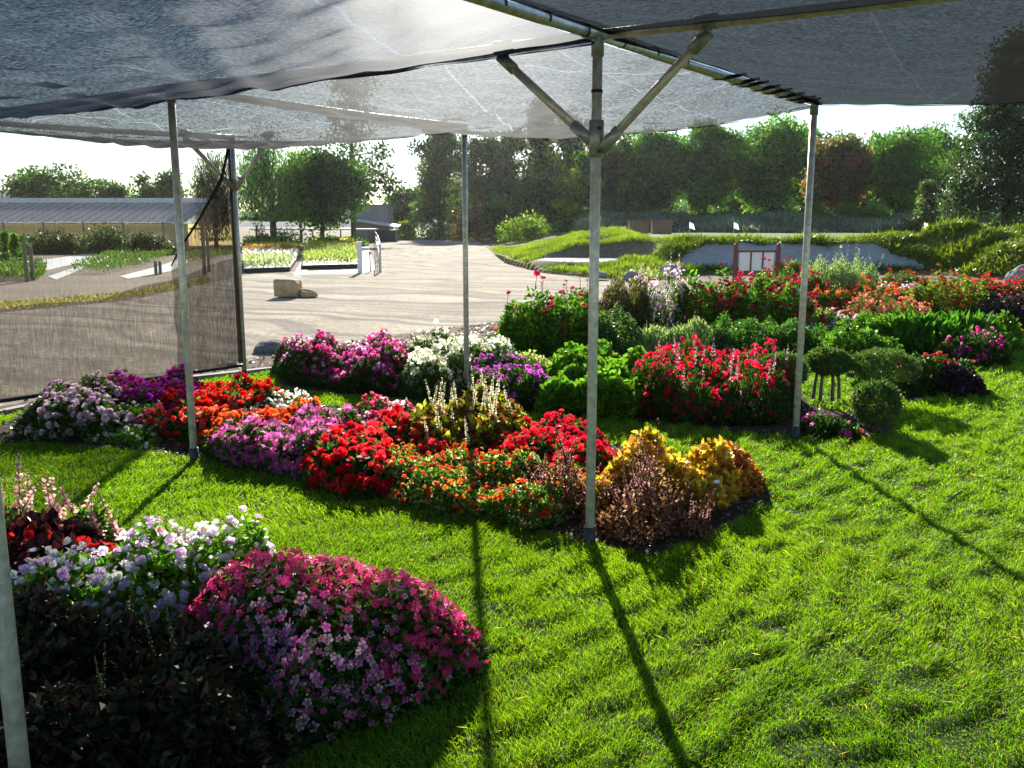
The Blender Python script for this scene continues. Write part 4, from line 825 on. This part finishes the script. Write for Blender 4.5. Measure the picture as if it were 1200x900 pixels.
# ------------------------------------------------------------------ TREES
def tree(name,label,px,D,ytop,wpx,cols,ybase=None,z0=None,kind_='round',n=9000,leaf=.30,seed=1,trunk=.16,low=.12,group=None,bark='bark',nclu=70,gap=.0,depth=.8,lw=.6):
    rng=np.random.default_rng(seed); X=(px-600)/F*(D*cp); 
    if z0 is None: z0=float(terr(X,D)) if (X>-4 and D<128 and 25<D) else 0.; z0=max(z0,0)
    top=at_d(px,ytop,D)[2]; h=top-z0; w=wpx/F*D
    t=thing(name,label,'tree' if 'shrub' not in name and 'bush' not in name and 'hedge' not in name else ('hedge' if 'hedge' in name else 'shrub'),(X,D,z0),group)
    tb=MB(); mb=MB()
    cen=np.array([X,D,z0]); lean=rng.normal(0,.03,2)*h
    if kind_=='pine': tt=[0,.3,.6,.97]
    else: tt=[0,.2,.45,.75]
    tb.tube([cen+np.array([lean[0]*a,lean[1]*a,h*a-.05]) for a in tt],[trunk,trunk*.8,trunk*.55,trunk*.15],8)
    CL=[]; SZ=[]
    if kind_ in('round','airy'):
        k=0
        while len(CL)<nclu and k<5000:
            k+=1; q=rng.uniform(-1,1,3)
            if rng.uniform()<.1: q=norm(q)*rng.uniform(.95,1.2); q[2]=abs(q[2])*.9 if rng.uniform()<.7 else q[2]
            elif np.linalg.norm(q)>1 or np.linalg.norm(q)<.35 and kind_=='round' and rng.uniform()<.6: continue
            zr=low+(1-low)*(q[2]*.5+.5)
            wprof=1.0 if zr>.35 else .8
            CL.append(cen+np.array([q[0]*w*.43*wprof+lean[0]*zr,q[1]*w*.43*depth,h*(low+.06+(.88-low)*(q[2]*.5+.5))])); SZ.append(w*rng.uniform(.045,.10)*(1.0 if kind_=='round' else .85))
    elif kind_=='pine':
        for i in range(nclu):
            zr=low+(1-low)*rng.uniform(0,1)**.9; spread=(1-(max(zr-.35,0)/.65)**1.7*.75)*(.6+.4*rng.uniform()); a=rng.uniform(0,6.28); rr=w*.5*spread*rng.uniform(.25,1)
            CL.append(cen+np.array([math.cos(a)*rr+lean[0]*zr,math.sin(a)*rr,h*min(zr,.97)-rr*.08])); SZ.append(w*rng.uniform(.04,.09))
    elif kind_=='cone':
        for i in range(nclu):
            zr=rng.uniform(low,1); a=rng.uniform(0,6.28); rr=w*.5*(1.05-zr)*rng.uniform(.5,1)
            CL.append(cen+np.array([math.cos(a)*rr,math.sin(a)*rr,h*zr*.97])); SZ.append(w*rng.uniform(.08,.14))
    elif kind_=='weep':
        for i in range(nclu):
            q=norm(rng.normal(size=3)); zr=.62+.33*q[2]
            CL.append(cen+np.array([q[0]*w*.42*rng.uniform(.4,1),q[1]*w*.42*depth*rng.uniform(.4,1),h*zr])); SZ.append(w*rng.uniform(.08,.13))
    elif kind_=='bush':
        for i in range(nclu):
            q=norm(rng.normal(size=3)); q[2]=abs(q[2])
            CL.append(cen+np.array([q[0]*w*.42,q[1]*w*.42*depth,h*.82*q[2]*rng.uniform(.4,1)])); SZ.append(w*rng.uniform(.09,.15) if w<h*4 else h*rng.uniform(.15,.3))
    CL=np.array(CL); SZ=np.array(SZ)
    # limbs to some clusters
    if kind_!='bush':
        for i in rng.choice(len(CL),min(len(CL),26),replace=False):
            e=CL[i]; zz=np.clip((e[2]-z0)*(.55 if kind_!='pine' else .92),h*.12,h*.9); zr=zz/h
            s=cen+np.array([lean[0]*zr,lean[1]*zr,zz]); m_=(s+e)/2+np.array([0,0,(.08 if kind_!='pine' else .02)*np.linalg.norm(e-s)])
            tb.tube([s,m_,e],[trunk*.34*(1-zr*.5),trunk*.2,trunk*.06],5)
    else:
        for i in rng.choice(len(CL),min(len(CL),8),replace=False):
            tb.tube([cen,(cen+CL[i])/2+np.array([0,0,.05*h]),CL[i]],[.04,.03,.01],5)
    tb.build('trunk',M[bark],t)
    wts=SZ**2/np.sum(SZ**2); k=rng.choice(len(CL),n,p=wts); g=rng.normal(size=(n,3)); g=g/np.maximum(1,np.linalg.norm(g,axis=1,keepdims=True)/2.0)
    sc3=np.array([1,1,.62]) if kind_ in('pine',) else np.array([1,1,.85])
    if kind_=='weep': sc3=np.array([.8,.8,1.25])
    P=CL[k]+g*SZ[k][:,None]*sc3
    P[:,2]=np.clip(P[:,2],z0+.03,None)
    if kind_=='weep':
        P[:,2]-=np.abs(rng.normal(0,h*.16,n)); P[:,2]=np.maximum(P[:,2],z0+h*low); ax=norm(np.column_stack([rng.normal(0,.3,(n,2)),-np.ones(n)]))
    else: ax=norm(rng.normal(size=(n,3))+np.array([0,0,.25]))
    ccl=mixcols(cols,len(CL),rng,.28,.06)
    c=np.clip(ccl[k]*(1+.22*rng.normal(size=(n,1))),.004,.6)
    kites(mb,P,ax,norm(np.cross(ax,rng.normal(size=(n,3)))),leaf*rng.uniform(.6,1.35,n),leaf*lw*rng.uniform(.7,1.2,n),c)
    mb.build('crown' if kind_!='bush' else 'foliage',M['tree'],t)
    return t
DG=((.042,.095,.022),(.06,.13,.028),(.028,.065,.018)); MG=((.07,.17,.022),(.10,.21,.03),(.045,.12,.018)); PG=((.05,.085,.034),(.075,.115,.044),(.036,.062,.028)); GG=((.07,.09,.05),(.055,.075,.04))
PD=((.026,.05,.026),(.04,.07,.034),(.018,.035,.02)); YG=((.13,.19,.03),(.10,.16,.03)); RD=((.21,.09,.05),(.16,.10,.045),(.11,.12,.035))
# left behind the greenhouse
BT='trees standing behind the long greenhouse'
tree('broadleaf_tree','broad dark tree behind the left part of the greenhouse',66,118,199,95,DG,kind_='round',n=7000,leaf=.5,seed=101,group=BT,z0=0)
tree('broadleaf_tree','lower rounded tree behind the middle of the greenhouse',124,118,209,60,DG,kind_='round',n=5000,leaf=.5,seed=102,group=BT,z0=0)
tree('broadleaf_tree','uneven tree behind the right end of the greenhouse',186,112,202,66,PG,kind_='airy',n=4200,leaf=.5,seed=103,group=BT,z0=0)
tree('broadleaf_tree','small yellowish tree above the greenhouse ridge',82,100,226,34,YG,kind_='bush',n=1500,leaf=.4,seed=104,group=BT,z0=0)
tree('broadleaf_tree','hazy low tree on the left of the left post',160,125,224,60,MG,kind_='round',n=3000,leaf=.5,seed=105,group=BT,z0=0)
tree('willow_tree','grey green feathery tree seen through the side curtain',252,66,172,62,GG,kind_='weep',n=8500,leaf=.30,seed=106,low=.1,lw=.22)
tree('pepper_tree','drooping green tree with forked trunk right of the corner post',320,70,156,100,MG,kind_='weep',n=15000,leaf=.30,seed=107,trunk=.3,low=.26,lw=.25)
tree('round_tree','dense dark rounded multi stemmed tree behind the nursery flats',376,72,178,108,DG,kind_='round',n=17000,leaf=.32,seed=108,low=.17,nclu=110,trunk=.2)
tree('broadleaf_tree','small pale green tree top peeping over the rounded tree',352,84,172,50,YG,kind_='airy',n=4000,leaf=.35,seed=109,z0=0)
tree('tall_pine','tall sparse pine with open limbs beside the road at left',414,76,84,118,PD,kind_='pine',n=3900,leaf=.34,seed=110,low=.28,nclu=30,trunk=.24)
tree('tall_pine','dense upright pine left of the thin middle post',516,102,146,88,PG,kind_='pine',n=10500,leaf=.42,seed=111,low=.2,nclu=62,trunk=.3)
tree('broadleaf_tree','low dark tree at the far end of the gravel road',482,112,218,58,DG,kind_='round',n=5200,leaf=.42,seed=112,z0=0)
tree('broadleaf_tree','open grey branching tree behind the thin middle post',578,98,146,88,GG,kind_='airy',n=9000,leaf=.44,seed=113,nclu=60,bark='bark2',trunk=.35)
tree('conifer_tree','dark narrow conifer rising behind the grass mound',634,94,120,60,PG,kind_='cone',n=7200,leaf=.42,seed=114,low=.1,nclu=90,trunk=.3,z0=0)
tree('broadleaf_tree','pale airy tall tree directly left of the front post',668,100,128,86,GG,kind_='airy',n=9500,leaf=.46,seed=115,nclu=70,bark='bark2',trunk=.3,z0=0)
tree('broadleaf_tree','dark broad tree between the mound and the front post',612,88,205,92,DG,kind_='round',n=11000,leaf=.42,seed=116,low=.02,z0=0)
tree('broadleaf_tree','yellow green tree left of the front post',676,82,186,56,YG,kind_='airy',n=4200,leaf=.34,seed=117,low=.05,z0=0)
tree('broadleaf_tree','dark dense tree just right of the front post',716,84,160,74,DG,kind_='round',n=11000,leaf=.4,seed=118,low=.05)
tree('pink_shrub','dry pinkish brown shrub by the road end',560,92,226,66,((.16,.11,.085),(.12,.10,.06)),kind_='bush',n=3600,leaf=.34,seed=119,z0=0)
tree('broadleaf_tree','dusky backdrop tree filling gap behind the road end',540,120,205,80,GG,kind_='round',n=4200,leaf=.5,seed=120,z0=0)
RT='row of rounded trees behind the putting green'
for i,(px,yt,w,co,lab) in enumerate([(768,150,84,MG,'leftmost rounded green tree of the row behind the putting green'),(826,143,84,MG,'second rounded green tree of the row, right of the front post'),(896,132,112,MG,'tallest rounded green tree of the row left of the right post'),(980,160,78,RD,'reddish autumn tree right of the right post'),(1052,152,100,MG,'wide green tree between the reddish tree and the big pine')]):
    tree('round_tree',lab,px,87,yt,w*.93,co,kind_='round',n=19000,leaf=.36,seed=130+i,low=.04,nclu=120,trunk=.22,group=RT)
for i,(px,yt,w,lab) in enumerate([(740,166,70,'dim tree in second row between front post and green trees'),(858,158,80,'dim tree in second row behind the tall rounded tree'),(945,150,80,'dark tree top behind the right post'),(1085,147,90,'blue green tree behind the wide green tree'),(1010,165,90,'dark second row tree behind the reddish tree')]):
    tree('backdrop_tree',lab,px,108,yt,w,DG,kind_='round',n=9000,leaf=.46,seed=140+i,low=.02,nclu=80,group='second row of trees behind the putting green')
tree('big_pine','large dark pine filling the right edge of the picture',1178,58,40,150,PD,kind_='pine',n=26000,leaf=.34,seed=150,low=.06,nclu=170,trunk=.3,lw=.4)
tree('big_pine','second dark pine beyond the right picture edge',1262,64,40,170,PD,kind_='pine',n=22000,leaf=.36,seed=151,low=.05,nclu=150,trunk=.3)
tree('young_pine','small drooping pine at the foot of the large right pine',1085,66,215,40,PG,kind_='cone',n=2600,leaf=.25,seed=152,low=.05,nclu=40)
for i,(px,w,lab) in enumerate([(700,150,'dark thicket behind the trees left of the row'),(820,150,'dark thicket under the second row behind the leftmost rounded trees'),(950,150,'dark thicket behind the right post'),(1075,160,'dark thicket left of the big right pine'),(590,140,'dark thicket at the far side of the mound')]):
    tree('thicket_shrub',lab,px,118,224,w,DG,kind_='bush',n=7000,leaf=.5,seed=210+i,nclu=60,z0=0,group='thickets behind the trees')
SH='shrubs under the tree row'
for i,(px,D,yt,w,co,lab) in enumerate([(618,70,248,60,YG,'yellow green shrub on the crest left of the front post'),(955,80,240,30,YG,'bright lime shrub just right of the right post'),(992,80,240,34,YG,'bright lime shrub under the reddish tree'),(1022,79,238,30,YG,'conical pale green shrub beneath the wide green tree'),(770,80,246,56,YG,'sunlit yellow green shrub under the leftmost rounded tree'),(855,80,248,60,MG,'low green shrub under the tallest rounded tree'),(905,82,244,50,DG,'dark shrub left of the right post under the trees'),(1100,76,252,70,DG,'dark shrub left of the large right pine'),(518,98,262,50,DG,'flat dark shrub island at the end of the road'),(474,96,255,22,YG,'yellow green bush right of the awning'),(655,78,258,60,DG,'dark low shrub on the mound crest'),(700,76,256,50,DG,'dark low shrub behind the front post'),(1160,60,262,110,DG,'dusky undergrowth below the large right pine'),(820,84,250,60,DG,'dark shrub between two rounded trees'),(1050,84,248,70,DG,'dark shade shrub below the wide green tree'),(735,82,240,60,DG,'dark shrub right of the front post')]):
    tree('shrub',lab,px,D,yt,w,co,kind_='bush',n=2600,leaf=.24,seed=160+i,nclu=26,group=SH)
for i,(px,D,yt,w,co,lab) in enumerate([(300,60,255,30,YG,'bright green shrub at the foot of the pepper tree'),(330,66,270,50,MG,'low hedge like shrub under the pepper tree'),(395,68,272,70,MG,'low shrub behind the yellow nursery flat')]):
    tree('shrub',lab,px,D,yt,w,co,kind_='bush',n=1700,leaf=.2,seed=180+i,nclu=20,z0=0)
HG='clipped hedge sections in front of the greenhouse'
for i,(px,D,yt,w,lab) in enumerate([(60,52,273,62,'dark hedge section left of the gap before the greenhouse'),(122,52,270,70,'dark hedge section in the middle before the greenhouse'),(172,50,273,50,'dark hedge section at right near the left post')]):
    tree('hedge',lab,px,D,yt,w,PD,kind_='bush',n=3600,leaf=.18,seed=190+i,nclu=44,group=HG,z0=0,depth=.5)
for i,(px,D,yt,w,lab) in enumerate([(4,42,272,20,'leftmost conical green shrub before the greenhouse'),(16,40,275,16,'middle conical green shrub before the greenhouse'),(26,43,276,16,'right conical green shrub before the greenhouse')]):
    tree('conical_shrub',lab,px,D,yt,w,MG,kind_='cone',n=1500,leaf=.12,seed=196+i,nclu=36,low=.05,z0=0,trunk=.04)

# ------------------------------------------------------------------ GREENHOUSE and nursery yard
D0=60.; xl=-46; xr=at_d(219,262,D0)[0]
t=thing('greenhouse','long low greenhouse with dark cloth roof and tan side panels','greenhouse',((xl+xr)/2,D0,0))
ze=at_d(100,260,D0)[2]; zr=at_d(100,237,D0+5)[2]
mb=MB(); 
n=40
for i in range(n):
    a=xl+(xr-xl)*i/n; b=xl+(xr-xl)*(i+.93)/n
    mb.add([(a,D0-.3,ze),(b,D0-.3,ze),(b,D0+5,zr),(a,D0+5,zr),(a,D0-.3,ze-.06),(b,D0-.3,ze-.06),(b,D0+5,zr-.06),(a,D0+5,zr-.06)],[[0,1,2,3],[7,6,5,4],[0,4,5,1],[1,5,6,2],[2,6,7,3],[3,7,4,0]])
mb.build('roof',M['shadecloth'],t)
mb=MB()
for i in range(n+1):
    a=xl+(xr-xl)*(i-.035)/n; mb.tube([(a,D0-.32,ze+.0),(a,D0+5,zr+.0)],.04,5)
mb.build('roof_bar',M['shadecloth'],t)
mb=MB(); mb.box(((xl+xr)/2,D0+5.05,zr+.12),(xr-xl,.3,.35)); mb.build('ridge_vent',M['white'],t)
mb=MB(); mb.add([(xl,D0+5.2,zr),(xr,D0+5.2,zr),(xr,D0+10,ze),(xl,D0+10,ze),(xl,D0+5.2,zr-.06),(xr,D0+5.2,zr-.06),(xr,D0+10,ze-.06),(xl,D0+10,ze-.06)],[[0,1,2,3],[7,6,5,4],[0,4,5,1],[1,5,6,2],[2,6,7,3],[3,7,4,0]]); mb.build('roof',M['shadecloth'],t)
mb=MB(); mb.box(((xl+xr)/2,D0+.1,ze/2-.05),(xr-xl,.08,ze-.15),col=(.85,.76,.52)); mb.build('side_panel',M['tanpanel'],t)
mb=MB(); mb.box(((xl+xr)/2,D0+9.9,ze/2-.05),(xr-xl,.08,ze-.15),col=(.85,.76,.52)); mb.build('side_panel',M['tanpanel'],t)
mb=MB(); mb.box(((xl+xr)/2,D0-.02,.62),(xr-xl,.05,.05)); mb.box(((xl+xr)/2,D0-.02,1.0),(xr-xl,.03,.02)); mb.build('rail',M['galv2'],t)
for px in np.arange(-160,218,46.6):
    a=at_d(px+26,262,D0)[0]; mb=MB(); mb.tube([(a,D0-.2,0),(a,D0-.2,ze+.02)],.07,8); mb.build('post',M['greywall'],t)
# low planting strips and cloth strips in the yard
def lowplants(name,label,pts,h,cols,seed,n=5000,leaf=.12,cat='planting strip',z0=0.):
    P=np.array([g(*q) for q in pts]); rng=np.random.default_rng(seed); q=sample_poly(P,n,rng); nz=noise2(q[:,0],q[:,1],rng,2.5,5)
    z=h*np.clip(.75+.25*nz,.2,1.3)*rng.uniform(.2,1,n); ax=norm(np.column_stack([rng.normal(0,.6,(n,2)),np.ones(n)]))
    mb=MB(); kites(mb,np.column_stack([q,z*.7]),ax,norm(np.cross(ax,rng.normal(size=(n,3)))),leaf*rng.uniform(.6,1.4,n),leaf*.4,mixcols(cols,n,rng))
    return tag(mb.build(name,M['tree']),label,cat)
lowplants('planting_strip','low green planting strip in the nursery yard left of the left post',[(82,318),(128,298),(196,292),(204,300),(170,312),(120,322)],.5,GG+DG,201)
lowplants('planting_strip','low weedy planting strip at the far left of the yard',[(-60,326),(0,314),(55,316),(50,328),(-40,332)],.5,GG+DG,202)
lowplants('planting_strip','dry grass strip along the far road edge at left',[(-80,360),(0,356),(150,344),(240,326),(250,330),(150,352),(0,366),(-80,370)],.06,((.17,.135,.085),(.13,.115,.06)),203,2600,.08)
lowplants('planting_strip','brownish weeds behind the side curtain',[(205,300),(280,290),(280,300),(215,312)],.5,GG,204,3000)
for i,pts in enumerate([[(40,306),(110,296),(140,297),(50,318)],[(56,324),(80,316),(122,299),(134,300),(90,318),(66,328)],[(140,324),(186,312),(222,300),(230,302),(200,318),(150,327)],[(110,296),(170,291),(172,293),(112,299)]]):
    sheet('ground_cloth',[g(*q) for q in pts],.004+.002*i,M['cloth'])
FP='weathered fence posts at the yard edge'
for i,(px,yt,yb,lab) in enumerate([(32,276,330,'tallest weathered post at the far left yard edge'),(39,288,328,'shorter post right of the tallest yard post'),(183,306,322,'low post left of the left frame post'),(188,306,321,'low post beside another low post'),(240,240,322,'tall post seen through the side curtain'),(245,272,318,'shorter post behind the side curtain')]):
    p=g(px,yb); z1=at_d(px,yt,p[1])[2]; mb=MB(); mb.tube([(p[0],p[1],-.05),(p[0],p[1],z1*.95),(p[0],p[1],z1)],[.06,.055,.03],8); tag(mb.build('fence_post',M['wood']),lab,'fence post',FP)
p=g(232,318); mb=MB(); a=at_d(222,268,p[1]); b=at_d(260,268,p[1]); mb.tube([a,b],.04,6); tag(mb.build('wooden_rail',M['wood']),'horizontal pale rail seen through the side curtain','rail')
# nursery flats
def flat(label,pts,bands,seed,h):
    P=np.array([g(*q) for q in pts]); rng=np.random.default_rng(seed); c=P.mean(0); t=thing('nursery_flat',label,'nursery flat',(c[0],c[1],0),'blocks of potted bedding plants beyond the road')
    mb=MB(); N_=len(P); Vb=[(x,y,0) for x,y in P]+[(x,y,.16) for x,y in P]
    mb.add(Vb,[[i,(i+1)%N_,N_+(i+1)%N_,N_+i] for i in range(N_)]+[[N_,N_+1,N_+2,N_+3]]); mb.build('tray',M['black'],t)
    y0,y1=P[:,1].min(),P[:,1].max()
    lo=0
    for fr,hh,cols in bands:
        mb=MB(); n=3600; q=sample_poly(P,n*2,rng); f=(q[:,1]-y0)/(y1-y0)+rng.normal(0,.02,len(q)); q=q[(f>=lo)&(f<fr)][:n]; n=len(q)
        if n<5: lo=fr; continue
        ax=norm(np.column_stack([rng.normal(0,.4,(n,2)),np.ones(n)])); kites(mb,np.column_stack([q,.14+hh*rng.uniform(0,.8,n)]),ax,norm(np.cross(ax,rng.normal(size=(n,3)))),.16*rng.uniform(.6,1.3,n),.09,mixcols(cols,n,rng)); mb.build('bedding_plant',M['petal'],t); lo=fr
flat('block of potted plants in white, red and yellow bands beyond the corner post',[(286,320),(340,318),(352,300),(350,290),(298,288),(286,300)],[(.18,.34,((.35,.42,.2),(.25,.33,.12))),(.36,.36,((.75,.66,.68),(.4,.4,.25))),(.55,.36,((.4,.08,.05),(.2,.18,.05))),(.78,.36,((.6,.5,.04),(.3,.35,.05))),(1.1,.3,((.08,.16,.05),(.1,.18,.06)))],301,.3)
flat('block of potted plants in green and bright yellow left of the white path',[(354,316),(419,314),(419,290),(416,283),(368,283),(356,298)],[(.3,.34,((.28,.36,.07),(.2,.28,.06))),(.45,.34,((.35,.3,.08),(.3,.35,.08))),(.8,.34,((.68,.6,.03),(.5,.5,.05))),(1.1,.3,((.08,.18,.05),(.1,.2,.06)))],302,.3)
sheet('path',[g(344,322),g(356,300),g(362,288),g(366,288),g(360,318),g(420,316),g(421,276),g(428,276),g(440,316),g(428,320)],.004,M['cloth'])
# low white benches / poly roofs far behind flats
p=at_d(330,268,82); mb=MB(); mb.box((p[0]+3,82,1.2),(11,3,.12)); 
tb=thing('potting_bench','long white topped nursery bench behind the rounded tree','bench',(p[0]+3,82,0)); mb.build('bench_top',M['white'],tb)
for k in range(5):
    mb=MB(); mb.box((p[0]-2+2.5*k,81,.57),(.1,.1,1.14)); mb.build('leg',M['wood'],tb)
# railing by the path
t=thing('railing','pale pipe railing with mesh along the road edge beyond the flats','railing',(*g(436,300),0))
ra=[g(446,319),g(445,305),g(443,293),g(440,283)]
for i,q in enumerate(ra):
    mb=MB(); mb.tube([(q[0],q[1],0),(q[0],q[1],1.0)],.035,8); mb.build('post',M['galv2'],t)
for zz in (.95,.55,.2):
    mb=MB(); mb.tube([(q[0],q[1],zz) for q in ra],.02,6); mb.build('rail',M['white'],t)
q=g(422,320); mb=MB(); mb.box((q[0],q[1],.52),(.16,.12,1.04)); mb.box((q[0],q[1],1.06),(.2,.16,.05)); tag(mb.build('white_post',M['white']),'white painted post at the corner of the yellow flat','post')
q=g(434,318); mb=MB(); mb.tube([(q[0],q[1],0),(q[0],q[1],.62)],.025,6); mb.box((q[0],q[1],.66),(.09,.05,.08)); tag(mb.build('marker_stake',M['redwood']),'short red marker stake beside the railing','stake')
# shed with awning
D=88.; a=at_d(424,262,D); b=at_d(468,262,D)
t=thing('shed','small grey shed with a pale sloping awning at the road bend','shed',((a[0]+b[0])/2,D,0))
mb=MB(); zt_=at_d(430,241,D)[2]; mb.box((a[0]+.6,D+3,zt_/2),(3.6,4,zt_)); mb.build('wall',M['greywall'],t)
mb=MB(); mb.box((a[0]+.6,D+3,zt_+.06),(4,4.4,.12)); mb.build('roof',M['wood'],t)
za=at_d(424,258,D)[2]; zb=at_d(468,266,D)[2]
mb=MB(); mb.add([(a[0]-1,D-1.2,za+.1),(b[0],D-1.2,zb+.05),(b[0],D+1,zb+.2),(a[0]-1,D+1,za+.25),(a[0]-1,D-1.2,za),(b[0],D-1.2,zb-.05),(b[0],D+1,zb+.1),(a[0]-1,D+1,za+.15)],[[0,1,2,3],[7,6,5,4],[0,4,5,1],[1,5,6,2],[2,6,7,3],[3,7,4,0]]); mb.build('awning',M['white'],t)
mb=MB(); mb.box((b[0]-1.2,D,.55),(2.0,1.6,1.1)); mb.build('counter',M['black'],t)
for xx in (a[0]-.8,b[0]-.2):
    mb=MB(); mb.tube([(xx,D-1,0),(xx,D-1,zb)],.05,6); mb.build('awning_post',M['galv2'],t)
# far hills
mb=MB(); xs2=np.linspace(-380,380,90); rr=np.random.default_rng(6); prof=26+14*noise2(xs2,xs2*0,rr,.012,5)+6*noise2(xs2,xs2*0,rr,.05,4)
prof=np.clip(prof,6,60)*np.where(xs2<0,1,.8)
Gm=np.zeros((90,6,3))
for j,(yy,f) in enumerate(((470,-.02),(490,.45),(515,.8),(540,1.0),(570,.8),(600,-.02))): Gm[:,j]=np.column_stack([xs2,np.full(90,yy),prof*f])
mb.grid(Gm); kind(mb.build('hills',M['hill'],None,True),'structure')

hm,nt,out=newmat('haze_air'); pv=nt.nodes.new('ShaderNodeVolumePrincipled'); pv.inputs['Color'].default_value=(.95,.97,1,1); pv.inputs['Density'].default_value=.00011; pv.inputs['Anisotropy'].default_value=.7
nt.links.new(pv.outputs[0],out.inputs['Volume'])
mb=MB(); mb.box((0,270,32),(900,700,68)); kind(mb.build('haze',hm),'stuff')
# ------------------------------------------------------------------ CAMERA, LIGHT, WORLD
cam=bpy.data.cameras.new('camera'); co=bpy.data.objects.new('camera',cam); COL.objects.link(co); sc.camera=co
co.location=(0,0,CAMZ); co.rotation_euler=(math.pi/2-PITCH,0,0); cam.sensor_width=36; cam.lens=F/1200*36; cam.clip_start=.05; cam.clip_end=2000
EL,AZ=R(22),R(-3.5)
sd=Vector((math.sin(AZ)*math.cos(EL),math.cos(AZ)*math.cos(EL),math.sin(EL)))
su=bpy.data.lights.new('sun','SUN'); su.energy=5.0; su.angle=R(.5); su.color=(1,.93,.80); so=bpy.data.objects.new('sun',su); COL.objects.link(so)
so.rotation_euler=(-sd).to_track_quat('-Z','Y').to_euler(); so.location=(0,0,30)
w=bpy.data.worlds.new('World'); sc.world=w; w.use_nodes=True; nt=w.node_tree
bg=nt.nodes.get('Background') or nt.nodes.new('ShaderNodeBackground')
sky=nt.nodes.new('ShaderNodeTexSky'); sky.sky_type='NISHITA'; sky.sun_disc=False; sky.sun_elevation=EL; sky.sun_rotation=AZ; sky.air_density=1.0; sky.dust_density=.05; sky.ozone_density=2
nt.links.new(sky.outputs[0],bg.inputs[0]); bg.inputs[1].default_value=.08
sc.view_settings.view_transform='Standard'; sc.view_settings.look='None'; sc.view_settings.exposure=1.1; sc.view_settings.gamma=1
sc.cycles.max_bounces=8; sc.cycles.transparent_max_bounces=24; sc.cycles.transmission_bounces=6; sc.cycles.diffuse_bounces=3
sc.cycles.use_denoising=True
